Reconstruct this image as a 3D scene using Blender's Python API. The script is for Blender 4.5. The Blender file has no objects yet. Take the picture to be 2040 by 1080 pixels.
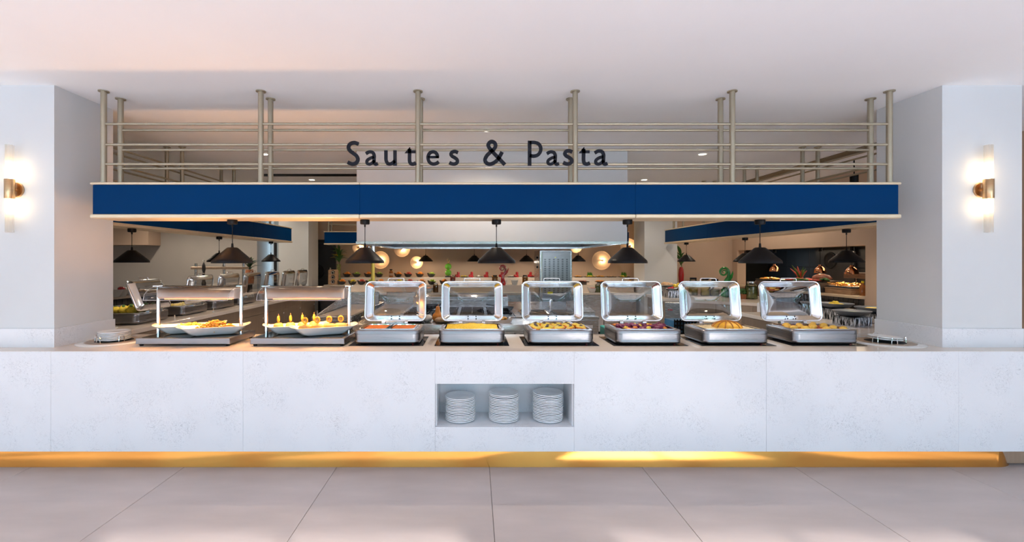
import bpy, bmesh, math, random
from mathutils import Vector, Matrix
R = math.radians
random.seed(7)
scene = bpy.context.scene
C = scene.collection

# ------------------------------------------------------------------ camera
EYE = 1.626                      # eye height (m)
F = 900.0                        # focal length in pixels of the 2040 px wide frame
PX, PY = 945.0, 519.0            # where the straight-ahead direction lands in the frame
cam_d = bpy.data.cameras.new('camera')
cam = bpy.data.objects.new('camera', cam_d); C.objects.link(cam)
cam.location = (0, 0, EYE); cam.rotation_euler = (R(90), 0, 0)
cam_d.sensor_fit = 'HORIZONTAL'; cam_d.sensor_width = 36.0
cam_d.lens = F / 2040 * 36.0
cam_d.shift_x = (1020 - PX) / 2040; cam_d.shift_y = (PY - 540) / 2040
cam_d.clip_start = 0.05
scene.camera = cam

# ------------------------------------------------------------------ world, sun, exposure
world = bpy.data.worlds.new('daylight'); scene.world = world; world.use_nodes = True
wn = world.node_tree; bgn = wn.nodes['Background']
bgn.inputs[0].default_value = (0.465, 0.745, 1.0, 1); bgn.inputs[1].default_value = 9.3
sun_d = bpy.data.lights.new('sun', 'SUN'); sun_d.energy = 21.0; sun_d.angle = R(1.0); sun_d.color = (1.0, 0.94, 0.91)
sun = bpy.data.objects.new('sun', sun_d); C.objects.link(sun)
sun.rotation_euler = Vector((-0.30, 1.0, -0.3150)).to_track_quat('-Z', 'Y').to_euler()
scene.view_settings.view_transform = 'Standard'; scene.view_settings.look = 'None'
scene.view_settings.gamma = 1.0; scene.view_settings.use_curve_mapping = False
scene.view_settings.exposure = 0.05
scene.cycles.max_bounces = 10; scene.cycles.diffuse_bounces = 5; scene.cycles.glossy_bounces = 5
scene.cycles.transparent_max_bounces = 16
scene.cycles.sample_clamp_indirect = 6.0; scene.cycles.caustics_reflective = False; scene.cycles.caustics_refractive = False
WIN_Y = -6.0                     # glazed wall of the hall, behind the camera
BAYS = [(-8.6, -6.4), (-5.6, -3.4), (-2.6, -0.4), (0.4, 2.6), (3.4, 5.6), (6.4, 8.6)]
for a, b in BAYS:                # portals: where daylight comes in through the glazing
    ld = bpy.data.lights.new('window_portal', 'AREA'); ld.shape = 'RECTANGLE'; ld.size = b - a; ld.size_y = 2.75
    ld.cycles.is_portal = True
    lo = bpy.data.objects.new('window_portal', ld); C.objects.link(lo)
    lo.location = ((a + b) / 2, WIN_Y - 0.05, 1.40); lo.rotation_euler = (R(90), 0, 0)

def at(px, py, Y):               # the point at depth Y seen at this pixel of the photograph
    return Vector(((px - PX) / F * Y, Y, EYE - (py - PY) / F * Y))
def xat(px, Y): return (px - PX) / F * Y
def zat(py, Y): return EYE - (py - PY) / F * Y

# ------------------------------------------------------------------ materials
MATS = {}
def pm(name, col, rough=0.5, metal=0.0, var=0.06, scale=12.0, bump=0.0, rvar=0.0, stretch=None, coat=0.0, spec=None, trans=0.0, emit=None, estr=0.0, sss=0.0):
    m = bpy.data.materials.new(name); m.use_nodes = True; nt = m.node_tree; N = nt.nodes; L = nt.links
    p = N['Principled BSDF']; p.inputs['Metallic'].default_value = metal; p.inputs['Roughness'].default_value = rough
    if coat: p.inputs['Coat Weight'].default_value = coat; p.inputs['Coat Roughness'].default_value = 0.08
    if spec is not None: p.inputs['Specular IOR Level'].default_value = spec
    if trans: p.inputs['Transmission Weight'].default_value = trans
    if emit: p.inputs['Emission Color'].default_value = (*emit, 1); p.inputs['Emission Strength'].default_value = estr
    tc = N.new('ShaderNodeTexCoord'); mp = N.new('ShaderNodeMapping'); L.new(tc.outputs['Object'], mp.inputs[0])
    if stretch: mp.inputs['Scale'].default_value = stretch
    nz = N.new('ShaderNodeTexNoise'); nz.inputs['Scale'].default_value = scale; nz.inputs['Detail'].default_value = 4
    L.new(mp.outputs[0], nz.inputs['Vector'])
    rp = N.new('ShaderNodeValToRGB'); L.new(nz.outputs['Fac'], rp.inputs[0])
    c0 = [max(0, c * (1 - var)) for c in col]; c1 = [min(1, c * (1 + var)) for c in col]
    rp.color_ramp.elements[0].position = 0.3; rp.color_ramp.elements[1].position = 0.7
    rp.color_ramp.elements[0].color = (*c0, 1); rp.color_ramp.elements[1].color = (*c1, 1)
    L.new(rp.outputs[0], p.inputs['Base Color'])
    if rvar:
        mr = N.new('ShaderNodeMapRange'); L.new(nz.outputs['Fac'], mr.inputs[0])
        mr.inputs[3].default_value = rough - rvar; mr.inputs[4].default_value = rough + rvar
        L.new(mr.outputs[0], p.inputs['Roughness'])
    if bump:
        bp = N.new('ShaderNodeBump'); bp.inputs['Strength'].default_value = bump; bp.inputs['Distance'].default_value = 0.01
        L.new(nz.outputs['Fac'], bp.inputs['Height']); L.new(bp.outputs[0], p.inputs['Normal'])
    MATS[name] = m
    return m
def quartz(name, col, rough, vein, seed=0.0):
    m = pm(name, col, rough, var=0.02, scale=3.0); nt = m.node_tree; N = nt.nodes; L = nt.links
    p = N['Principled BSDF']; base = [n for n in N if n.type == 'VALTORGB'][0]; tc = [n for n in N if n.type == 'TEX_COORD'][0]
    geo = N.new('ShaderNodeNewGeometry')
    n1 = N.new('ShaderNodeTexNoise'); n1.inputs['Scale'].default_value = 19; n1.inputs['Detail'].default_value = 6; n1.inputs['Distortion'].default_value = 2.5
    n2 = N.new('ShaderNodeTexNoise'); n2.inputs['Scale'].default_value = 4.5; n2.inputs['Detail'].default_value = 3
    L.new(geo.outputs['Position'], n1.inputs['Vector']); L.new(geo.outputs['Position'], n2.inputs['Vector'])
    r1 = N.new('ShaderNodeValToRGB'); L.new(n1.outputs['Fac'], r1.inputs[0])      # thin vein lines where the noise crosses one half
    e = r1.color_ramp.elements; e[0].position = 0.485; e[0].color = (0, 0, 0, 1); e[1].position = 0.5; e[1].color = (1, 1, 1, 1)
    e2 = r1.color_ramp.elements.new(0.515); e2.color = (0, 0, 0, 1)
    r2 = N.new('ShaderNodeValToRGB'); L.new(n2.outputs['Fac'], r2.inputs[0])      # only in scattered patches
    r2.color_ramp.elements[0].position = 0.44; r2.color_ramp.elements[1].position = 0.66
    mu = N.new('ShaderNodeMath'); mu.operation = 'MULTIPLY'; L.new(r1.outputs[0], mu.inputs[0]); L.new(r2.outputs[0], mu.inputs[1])
    mu2 = N.new('ShaderNodeMath'); mu2.operation = 'MULTIPLY'; mu2.inputs[1].default_value = vein; L.new(mu.outputs[0], mu2.inputs[0])
    mx = N.new('ShaderNodeMix'); mx.data_type = 'RGBA'; L.new(mu2.outputs[0], mx.inputs[0]); L.new(base.outputs[0], mx.inputs[6]); mx.inputs[7].default_value = (0.30, 0.31, 0.34, 1)
    L.new(mx.outputs[2], p.inputs['Base Color'])
    return m
def thin_glass(name, tint=(1, 1, 1), refl=1.0, rough=0.0, haze=0.0):
    m = bpy.data.materials.new(name); m.use_nodes = True; nt = m.node_tree; N = nt.nodes; L = nt.links
    N.remove(N['Principled BSDF']); out = N['Material Output']
    tr = N.new('ShaderNodeBsdfTransparent'); tr.inputs[0].default_value = (*tint, 1)
    gl = N.new('ShaderNodeBsdfGlossy'); gl.inputs['Roughness'].default_value = rough
    fr = N.new('ShaderNodeFresnel'); fr.inputs[0].default_value = 1.52
    mu = N.new('ShaderNodeMath'); mu.operation = 'MULTIPLY'; mu.inputs[1].default_value = refl; mu.use_clamp = True
    L.new(fr.outputs[0], mu.inputs[0])
    mx = N.new('ShaderNodeMixShader'); L.new(mu.outputs[0], mx.inputs[0]); L.new(tr.outputs[0], mx.inputs[1]); L.new(gl.outputs[0], mx.inputs[2])
    last = mx
    if haze:
        df = N.new('ShaderNodeBsdfTranslucent'); df.inputs[0].default_value = (1, .96, .9, 1)
        m2 = N.new('ShaderNodeMixShader'); m2.inputs[0].default_value = haze
        L.new(mx.outputs[0], m2.inputs[1]); L.new(df.outputs[0], m2.inputs[2]); last = m2
    L.new(last.outputs[0], out.inputs[0]); MATS[name] = m
    return m
pm('paint', (0.70, 0.715, 0.725), 0.75, var=0.02, scale=2)
pm('ceiling_paint', (0.90, 0.93, 0.975), 0.8, var=0.015, scale=1)
pm('beige_paint', (0.55, 0.405, 0.30), 0.75, var=0.03, scale=2)
pm('greige_paint', (0.46, 0.43, 0.40), 0.75, var=0.03, scale=2)
pm('door_black', (0.015, 0.016, 0.02), 0.35, var=0.1)
pm('dark_gap', (0.01, 0.01, 0.012), 0.7)
quartz('quartz', (0.80, 0.81, 0.84), 0.22, 0.72)
quartz('quartz_warm_lit', (0.76, 0.66, 0.57), 0.12, 0.4)  # same stone as the front, warm lamp light put into its colour
pm('floor_tile', (0.57, 0.485, 0.45), 0.42, var=0.10, scale=2.2, stretch=(0.6, 2.0, 1), rvar=0.08, bump=0.03)
pm('grout', (0.16, 0.14, 0.13), 0.9)
pm('gold', (0.64, 0.31, 0.075), 0.07, 1.0, var=0.04, scale=1.5, rvar=0.02)
pm('champagne', (0.42, 0.37, 0.28), 0.38, 0.75, var=0.04, scale=6)
pm('champagne_trim', (0.80, 0.66, 0.47), 0.42, 0.45, var=0.03, scale=6)
pm('navy', (0.0, 0.034, 0.128), 0.38, var=0.05, scale=2, spec=0.05)
pm('letter_black', (0.014, 0.015, 0.022), 0.5, spec=0.15)
pm('black_metal', (0.007, 0.007, 0.009), 0.40, 0.0, var=0.1, scale=20, spec=0.16)
pm('shade_inner', (0.55, 0.50, 0.44), 0.5)
pm('steel', (0.62, 0.62, 0.63), 0.26, 1.0, var=0.05, scale=8, stretch=(1, 1, 14), rvar=0.06)
pm('steel_h', (0.28, 0.27, 0.28), 0.30, 1.0, var=0.06, scale=10, stretch=(0.4, 0.4, 20), rvar=0.08)
pm('steel_warm', (0.44, 0.33, 0.24), 0.38, 0.65, var=0.06, scale=5, stretch=(6, 6, 0.4), rvar=0.06)
pm('chrome', (0.86, 0.87, 0.88), 0.07, 1.0, var=0.02, scale=5, rvar=0.03)
pm('lid_chrome', (0.90, 0.91, 0.93), 0.13, 1.0, var=0.04, scale=9, rvar=0.04, bump=0.012)
pm('brass', (0.62, 0.40, 0.22), 0.28, 1.0, var=0.05, scale=8, stretch=(1, 1, 10))
pm('copper', (0.86, 0.40, 0.20), 0.10, 1.0, var=0.04)
pm('yellow_pipe', (0.62, 0.43, 0.06), 0.4, var=0.06)
pm('porcelain', (0.82, 0.82, 0.81), 0.18, var=0.02, coat=0.3)
pm('porcelain_blue', (0.84, 0.87, 0.90), 0.2, var=0.02, coat=0.3)
pm('black_glass', (0.012, 0.013, 0.016), 0.06, var=0.05)
pm('black_ceramic', (0.02, 0.02, 0.022), 0.3, var=0.15)
pm('slate_ceramic', (0.09, 0.11, 0.14), 0.42, var=0.12, scale=18)
pm('black_tile', (0.022, 0.025, 0.032), 0.12, var=0.2, scale=4, coat=0.4)
pm('wood', (0.42, 0.25, 0.14), 0.55, var=0.22, scale=6, stretch=(1, 8, 8))
pm('wood_dark', (0.14, 0.10, 0.08), 0.5, var=0.25, scale=6, stretch=(1, 8, 8))
pm('terracotta', (0.45, 0.16, 0.07), 0.7, var=0.15)
pm('leaf', (0.06, 0.17, 0.035), 0.45, var=0.35, scale=14)
pm('leaf_dark', (0.025, 0.08, 0.025), 0.45, var=0.35, scale=14)
pm('grass_green', (0.06, 0.22, 0.02), 0.6, var=0.35, scale=40)
pm('red_glaze', (0.42, 0.015, 0.02), 0.15, var=0.15, coat=0.6)
pm('red_glass', (0.36, 0.006, 0.014), 0.06, var=0.2, scale=20, coat=0.8)
pm('green_glass', (0.015, 0.22, 0.04), 0.06, var=0.3, scale=20, coat=0.8)
pm('green_glaze', (0.13, 0.45, 0.03), 0.2, var=0.1, coat=0.4)
pm('gold_leafy', (0.75, 0.55, 0.22), 0.25, 1.0)
pm('orange_fruit', (0.80, 0.24, 0.02), 0.42, var=0.12, scale=40, bump=0.05)
pm('green_fruit', (0.34, 0.46, 0.05), 0.35, var=0.18, scale=20)
pm('yellow_fruit', (0.72, 0.52, 0.04), 0.4, var=0.12, scale=20)
pm('red_fruit', (0.50, 0.07, 0.04), 0.35, var=0.25, scale=16)
pm('pasta', (0.66, 0.34, 0.06), 0.45, var=0.18, scale=30)
pm('rice', (0.80, 0.52, 0.03), 0.55, var=0.16, scale=90, bump=0.6)
pm('pale_rice', (0.78, 0.64, 0.38), 0.6, var=0.12, scale=90, bump=0.5)
pm('potato', (0.74, 0.44, 0.07), 0.45, var=0.25, scale=35, bump=0.2)
pm('yellow_noodle', (0.80, 0.60, 0.05), 0.45, var=0.2, scale=60, bump=0.5, stretch=(1, 1, 4))
pm('sauce', (0.42, 0.10, 0.03), 0.25, var=0.35, scale=25, bump=0.4)
pm('soup', (0.62, 0.15, 0.015), 0.5, var=0.2, scale=14, spec=0.08)
pm('meat', (0.28, 0.08, 0.05), 0.45, var=0.4, scale=30, bump=0.4)
pm('roast', (0.36, 0.12, 0.07), 0.4, var=0.3, scale=18, bump=0.3)
pm('red_meat', (0.55, 0.05, 0.03), 0.4, var=0.3, scale=30, bump=0.3)
pm('purple', (0.16, 0.02, 0.07), 0.45, var=0.4, scale=30, bump=0.3)
pm('bun', (0.70, 0.38, 0.11), 0.5, var=0.2, scale=12)
pm('omelette', (0.80, 0.40, 0.03), 0.5, var=0.2, scale=14, bump=0.3)
pm('omelette_seam', (0.42, 0.15, 0.02), 0.6, var=0.3, scale=24)
pm('pepper_orange', (0.70, 0.22, 0.02), 0.35, var=0.35, scale=20)
pm('aubergine', (0.05, 0.025, 0.02), 0.3, var=0.4, scale=20)
pm('fries', (0.78, 0.36, 0.05), 0.5, var=0.2, scale=20)
pm('bread', (0.55, 0.35, 0.20), 0.7, var=0.25, scale=20, bump=0.3)
pm('garlic', (0.72, 0.66, 0.58), 0.5, var=0.1, scale=20)
pm('pumpkin', (0.75, 0.27, 0.04), 0.45, var=0.2, scale=14)
pm('blue_plastic', (0.02, 0.10, 0.18), 0.4, var=0.2)
pm('green_plastic', (0.02, 0.22, 0.16), 0.4, var=0.2)
pm('red_plastic', (0.6, 0.01, 0.03), 0.3)
pm('yellow_card', (0.75, 0.62, 0.01), 0.6)
pm('white_card', (0.80, 0.80, 0.78), 0.6)
pm('badge_blue', (0.01, 0.08, 0.22), 0.25)
pm('amber', (0.28, 0.09, 0.02), 0.12, coat=0.6, var=0.3)
pm('pickle', (0.22, 0.24, 0.07), 0.12, coat=0.8, var=0.5, scale=22)
pm('bounce_terrace', (0.62, 0.67, 0.74), 0.8, var=0.08, scale=1)
pm('lawn', (0.07, 0.16, 0.03), 0.9, var=0.4, scale=3)
pm('hedge', (0.04, 0.11, 0.02), 0.8, var=0.5, scale=6)
pm('bulb', (1, 0.9, 0.7), 0.4, emit=(1.0, 0.72, 0.38), estr=40)
pm('bulb_soft', (1, 0.9, 0.7), 0.4, emit=(1.0, 0.80, 0.52), estr=16)
pm('down_led', (1, 0.95, 0.85), 0.4, emit=(1.0, 0.86, 0.66), estr=10)
pm('tube_lamp', (0.9, 0.95, 1.0), 0.4, emit=(0.72, 0.88, 1.0), estr=9)
pm('heat_element', (1, 0.5, 0.15), 0.4, emit=(1.0, 0.45, 0.12), estr=5)
pm('hood_enamel', (0.78, 0.70, 0.66), 0.3, 0.0, var=0.04)
thin_glass('glass', (0.97, 0.98, 0.98), 1.0)
thin_glass('lid_glass', (0.62, 0.64, 0.67), 1.5)
thin_glass('smoke_glass', (0.76, 0.74, 0.71), 1.8)
thin_glass('sconce_glass', (0.92, 0.90, 0.88), 0.7, haze=0.36)
thin_glass('jar_glass', (0.90, 0.92, 0.90), 1.2)
def riser_mat():                 # mirror acrylic, rippled dark and bright reflections painted into its colour
    m = pm('painted_mirror_ripple', (0.5, 0.5, 0.5), 0.12, 0.9, var=0.5, scale=5, stretch=(3.2, 3.2, 0.22), bump=0.6)
    e = [n for n in m.node_tree.nodes if n.type == 'VALTORGB'][0].color_ramp.elements
    e[0].position = .46; e[1].position = .56; e[0].color = (.02, .022, .026, 1); e[1].color = (.72, .76, .84, 1)
riser_mat()

# ------------------------------------------------------------------ mesh helpers
class MB:
    def __init__(s): s.v = []; s.f = []
    def add(s, vs, fs):
        o = len(s.v); s.v += [tuple(p) for p in vs]; s.f += [tuple(i + o for i in f) for f in fs]; return s
    def box(s, x0, x1, y0, y1, z0, z1):
        vs = [(x, y, z) for z in (z0, z1) for y in (y0, y1) for x in (x0, x1)]
        return s.add(vs, [(0, 2, 3, 1), (4, 5, 7, 6), (0, 1, 5, 4), (2, 6, 7, 3), (0, 4, 6, 2), (1, 3, 7, 5)])
    def cbox(s, x0, x1, y0, y1, z0, z1, c=0.004):
        L = [rrect(x1 - x0, y1 - y0, c * 1.01, 1, (x0 + x1) / 2, (y0 + y1) / 2)]
        i = rrect(x1 - x0 - 2 * c, y1 - y0 - 2 * c, c * 0.2, 1, (x0 + x1) / 2, (y0 + y1) / 2)
        return s.loft([[(x, y, z0) for x, y in i], [(x, y, z0 + c) for x, y in L[0]], [(x, y, z1 - c) for x, y in L[0]], [(x, y, z1) for x, y in i]])
    def loft(s, loops, cap0=True, cap1=True, ring=False):
        n = len(loops[0]); vs = [p for l in loops for p in l]; fs = []
        m = len(loops)
        for k in range(m if ring else m - 1):
            a = k * n; b = ((k + 1) % m) * n
            for i in range(n):
                j = (i + 1) % n; fs.append((a + i, a + j, b + j, b + i))
        if not ring:
            if cap0: fs.append(tuple(range(n - 1, -1, -1)))
            if cap1: fs.append(tuple((m - 1) * n + i for i in range(n)))
        return s.add(vs, fs)
    def cyl(s, p0, p1, r0, r1=None, n=16, caps=True):
        r1 = r0 if r1 is None else r1
        p0 = Vector(p0); p1 = Vector(p1); d = (p1 - p0).normalized(); q = d.to_track_quat('Z', 'Y')
        def ring(p, r): return [p + q @ Vector((r * math.cos(2 * math.pi * i / n), r * math.sin(2 * math.pi * i / n), 0)) for i in range(n)]
        return s.loft([ring(p0, r0), ring(p1, r1)], caps, caps)
    def lathe(s, prof, n=24, c=(0, 0, 0), cap0=False, cap1=False, sx=1, sy=1):
        return s.loft([[(c[0] + r * sx * math.cos(2 * math.pi * i / n), c[1] + r * sy * math.sin(2 * math.pi * i / n), c[2] + z) for i in range(n)] for r, z in prof], cap0, cap1)
    def tube(s, pts, r, n=8, caps=True):
        pts = [Vector(p) for p in pts]; rs = r if isinstance(r, (list, tuple)) else [r] * len(pts)
        t = [(pts[min(i + 1, len(pts) - 1)] - pts[max(i - 1, 0)]).normalized() for i in range(len(pts))]
        up = Vector((0, 0, 1)) if abs(t[0].z) < 0.9 else Vector((1, 0, 0))
        u = t[0].cross(up).normalized(); loops = []
        for i, p in enumerate(pts):
            if i: u = (u - t[i] * u.dot(t[i])).normalized()
            w = t[i].cross(u)
            loops.append([p + u * (rs[i] * math.cos(2 * math.pi * k / n)) + w * (rs[i] * math.sin(2 * math.pi * k / n)) for k in range(n)])
        return s.loft(loops, caps, caps)
    def ball(s, c, r, nu=10, nv=6, jit=0.0, rnd=random):
        rx, ry, rz = r if isinstance(r, (tuple, list)) else (r, r, r)
        vs = [(c[0], c[1], c[2] - rz)]; fs = []
        for j in range(1, nv):
            a = -math.pi / 2 + math.pi * j / nv
            for i in range(nu):
                b = 2 * math.pi * i / nu; k = 1 + rnd.uniform(-jit, jit)
                vs.append((c[0] + rx * k * math.cos(a) * math.cos(b), c[1] + ry * k * math.cos(a) * math.sin(b), c[2] + rz * k * math.sin(a)))
        vs.append((c[0], c[1], c[2] + rz)); t = len(vs) - 1
        for i in range(nu): fs.append((0, 1 + (i + 1) % nu, 1 + i)); fs.append((t, t - nu + i, t - nu + (i + 1) % nu))
        for j in range(nv - 2):
            for i in range(nu):
                a = 1 + j * nu + i; b = 1 + j * nu + (i + 1) % nu; fs.append((a, b, b + nu, a + nu))
        return s.add(vs, fs)
    def prism(s, poly, y0, y1, axis='y'):
        n = len(poly)
        f = {'y': lambda a, b, y: (a, y, b), 'z': lambda a, b, y: (a, b, y), 'x': lambda a, b, y: (y, a, b)}[axis]
        return s.loft([[f(a, b, y0) for a, b in poly], [f(a, b, y1) for a, b in poly]])
    def xf(s, M):
        s.v = [tuple(M @ Vector(p)) for p in s.v]; return s
    def mesh(s, name, mat, smooth=None):
        me = bpy.data.meshes.new(name); me.from_pydata(s.v, [], s.f); me.update()
        bm = bmesh.new(); bm.from_mesh(me); bmesh.ops.recalc_face_normals(bm, faces=bm.faces); bm.to_mesh(me); bm.free()
        if mat: me.materials.append(MATS[mat])
        if smooth is not None:
            me.shade_smooth(); me.set_sharp_from_angle(angle=R(smooth))
        return me
    def build(s, name, mat, parent=None, smooth=None, loc=(0, 0, 0)):
        o = bpy.data.objects.new(name, s.mesh(name, mat, smooth)); C.objects.link(o); o.location = loc
        if parent: o.parent = parent
        return o
def rrect(w, h, r, k=4, cx=0, cy=0):
    r = min(r, w / 2 * 0.999, h / 2 * 0.999); P = []
    for qx, qy, a0 in ((1, 1, 0), (-1, 1, 90), (-1, -1, 180), (1, -1, 270)):
        for i in range(k + 1):
            a = R(a0 + 90 * i / k); P.append((cx + qx * (w / 2 - r) + r * math.cos(a), cy + qy * (h / 2 - r) + r * math.sin(a)))
    return P
def tag(o, label=None, cat=None, group=None, kind=None):
    if label: o['label'] = label
    if cat: o['category'] = cat
    if group: o['group'] = group
    if kind: o['kind'] = kind
    return o
def empty(name, loc=(0, 0, 0), rz=0.0):
    o = bpy.data.objects.new(name, None); C.objects.link(o); o.location = loc; o.rotation_euler = (0, 0, rz); o.empty_display_size = 0.1
    return o
def thing(name, label, cat, loc=(0, 0, 0), rz=0.0, group=None):
    return tag(empty(name, loc, rz), label, cat, group)
def inst(me, name, parent=None, loc=(0, 0, 0), rz=0.0, sc=None, rot=None):
    o = bpy.data.objects.new(name, me); C.objects.link(o); o.location = loc; o.rotation_euler = rot if rot else (0, 0, rz)
    if sc: o.scale = sc if isinstance(sc, (tuple, list)) else (sc, sc, sc)
    if parent: o.parent = parent
    return o
def dup(root, loc, rz=0.0, label=None, group=None):
    def cp(o, par):
        c = o.copy(); C.objects.link(c); c.parent = par
        for ch in list(o.children):
            if ch.type != 'LIGHT': cp(ch, c)
        return c
    r = cp(root, None); r.location = loc; r.rotation_euler = (0, 0, rz)
    if label: r['label'] = label
    if group: r['group'] = group
    return r
def light(name, kind, energy, col, loc, parent=None, rot=(0, 0, 0), **kw):
    d = bpy.data.lights.new(name, kind); d.energy = energy; d.color = col
    for k, v in kw.items(): setattr(d, k, v)
    o = bpy.data.objects.new(name, d); C.objects.link(o); o.location = loc; o.rotation_euler = rot
    if parent: o.parent = parent
    return o
ORD = ['first', 'second', 'third', 'fourth', 'fifth', 'sixth', 'seventh', 'eighth', 'ninth', 'tenth']

# ================================================================== THE SETTING
CEIL = 3.053
def struct(mb, name, mat, smooth=None, label=None):
    o = mb.build(name, mat, None, smooth); o['kind'] = 'structure'
    return o
# floor: a bed of grout with one slab for each tile
fl = struct(MB().box(-9, 9, -6, 12, -0.10, -0.012), 'floor', 'grout')
tile_me = MB().cbox(0.0015, 1.1985, 0.0015, 1.1985, -0.012, 0.0, 0.0015).mesh('tile', 'floor_tile')
for i in range(-7, 7):
    for j in range(-7, 8):
        x = 0.118 + 1.2 * i; y = 2.5 + 1.2 * j
        if x < -9 or x > 8 or y < -6 or y > 10.9: continue
        if y > 3.8 and abs(x) > 6.2: continue
        inst(tile_me, 'tile', fl, (x, y, 0))
struct(MB().box(-9, 9, -6.3, 12, CEIL, CEIL + 0.2), 'ceiling', 'ceiling_paint')
# the wall panels either side of the opening, standing on the worktop
TOP = 0.919
wl = struct(MB().box(-9, -3.422, 3.68, 4.28, TOP, CEIL), 'wall_left', 'paint')
u = MB(); u.box(-9, -3.410, 3.667, 3.68, TOP, 1.072); u.box(-3.422, -3.410, 3.6801, 4.29, TOP, 1.072); u.build('upstand', 'quartz', wl)
wr = struct(MB().box(3.811, 4.461, 3.68, 4.28, TOP, CEIL), 'wall_right', 'paint')
u = MB(); u.box(3.799, 4.461, 3.667, 3.68, TOP, 1.072); u.box(3.799, 3.811, 3.6801, 4.29, TOP, 1.072); u.build('upstand', 'quartz', wr)
# hall shell behind the camera: side walls and the glazed wall the daylight comes through
struct(MB().box(-9.2, -9, -6, 12, 0, CEIL), 'wall_hall_left', 'paint')
struct(MB().box(9, 9.2, -6, 12, 0, CEIL), 'wall_hall_right', 'paint')
b = MB(); xs = [-9] + [v for bay in BAYS for v in bay] + [9]
for k in range(0, len(xs), 2): b.box(xs[k], xs[k + 1], WIN_Y - 0.2, WIN_Y, 0, CEIL)
b.box(-9, 9, WIN_Y - 0.2, WIN_Y, 2.78, CEIL)
struct(b, 'wall_front', 'paint')
for k, (a, c) in enumerate(BAYS):
    f = MB()
    for x in (a, (a + c) / 2 - 0.02, c - 0.04): f.box(x, x + 0.04, WIN_Y - 0.12, WIN_Y - 0.06, 0, 2.78)
    f.box(a, c, WIN_Y - 0.12, WIN_Y - 0.06, 0, 0.06); f.box(a, c, WIN_Y - 0.12, WIN_Y - 0.06, 2.72, 2.78)
    w = struct(f, 'window_%d' % (k + 1), 'black_metal')
struct(MB().box(-60, 60, -70, -20, -0.25, -0.12), 'lawn', 'lawn'); struct(MB().box(-60, 60, -20, -6.2, -0.25, -0.02), 'bounce_terrace', 'bounce_terrace')  # pale paving added out of view to bounce daylight onto the ceiling
h = MB(); rr = random.Random(3)  # unseen foliage, raised tall to keep low sky light off the walls
for k in range(150):
    s_ = rr.uniform(1.0, 1.9); h.ball((-45 + k * 0.6, -25 + rr.uniform(-2, 2), rr.uniform(0.8, 4.6)), (s_, s_ * .8, s_ * .9), 9, 6, 0.16, rr)
tag(h.build('garden_foliage', 'hedge', None, 60), 'green garden foliage outside the hall windows, made tall to block low sky light', 'foliage', kind='stuff')
# kitchen shell
struct(MB().box(-4.75, 6.3, 11.0, 11.2, 0, CEIL), 'wall_back', 'beige_paint')
b = MB(); b.box(-9, -5.05, 10.5, 11.4, 0, CEIL); struct(b, 'wall_back_left', 'greige_paint')
struct(MB().box(-9, -7.29, 10.1, 10.5, 1.972, CEIL), 'trim_1', 'beige_paint')
struct(MB().box(-5.05, -4.7, 11.4, 11.5, 0, CEIL), 'wall_recess', 'greige_paint')
struct(MB().box(-4.55, -4.50, 10.25, 10.30, 0, 2.05), 'trim_2', 'door_black')
struct(MB().box(-4.34, -3.68, 10.02, 10.64, 0, CEIL), 'column_left', 'paint')
struct(MB().box(3.66, 4.365, 9.72, 10.36, 0, CEIL), 'column_right', 'paint')
struct(MB().box(4.2, 6.3, 10.6, 10.8, 0, CEIL), 'wall_back_right', 'beige_paint')
# side wall on the right with the hot-pass opening
XR = 6.05; PZ0, PZ1, PY0 = 1.07, 1.86, 6.99
b = MB(); b.box(XR, XR + 0.2, 4.4, PY0, 0, CEIL); b.box(XR, XR + 0.2, PY0, 10.6, 0, PZ0 - 0.04); b.box(XR, XR + 0.2, PY0, 10.6, PZ1, CEIL)
b.box(XR, XR + 0.2, 10.40, 10.6, PZ0 - 0.04, PZ1)
struct(b, 'wall_kitchen_right', 'beige_paint')
pb = MB(); pb.box(XR + 1.3, XR + 1.35, 6.6, 11.4, 0, 2.3); pb.box(XR + 0.2, XR + 1.3, 6.95, PY0, 0, 2.3); pb.box(XR + 0.2, XR + 1.3, 11.3, 11.4, 0, 2.3); pb.box(XR + 0.2, XR + 1.35, 6.95, 11.4, PZ1 + 0.02, PZ1 + 0.06)
wp = struct(pb, 'wall_pass', 'dark_gap')
pan = MB().cbox(0, 0.02, 0.003, 0.717, 0.003, 0.597, 0.003).mesh('panel', 'door_black')
for j in range(6):
    for k in range(3): inst(pan, 'panel', wp, (XR + 1.28, 7.0 + 0.72 * j, 0.28 + 0.6 * k))
# right pass door with porthole
d = MB().cbox(XR + 1.22, XR + 1.27, 8.65, 9.62, 0, 2.05, 0.004); d1 = struct(d, 'door_1', 'door_black')
MB().cyl((XR + 1.215, 9.22, 1.63), (XR + 1.23, 9.22, 1.63), 0.15, n=28).build('porthole', 'black_glass', d1, 40)
t = MB(); t.tube([(XR + 1.212, 9.22 + 0.155 * math.cos(a), 1.63 + 0.155 * math.sin(a)) for a in [2 * math.pi * k / 28 for k in range(29)]], 0.012, 6); t.build('porthole_ring', 'black_metal', d1, 50)
hg = MB(); hg.box(XR + 1.20, XR + 1.23, 8.63, 8.67, 1.70, 1.80); hg.box(XR + 1.20, XR + 1.23, 8.63, 8.67, 1.40, 1.50); hg.build('hinge', 'steel', d1)
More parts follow.
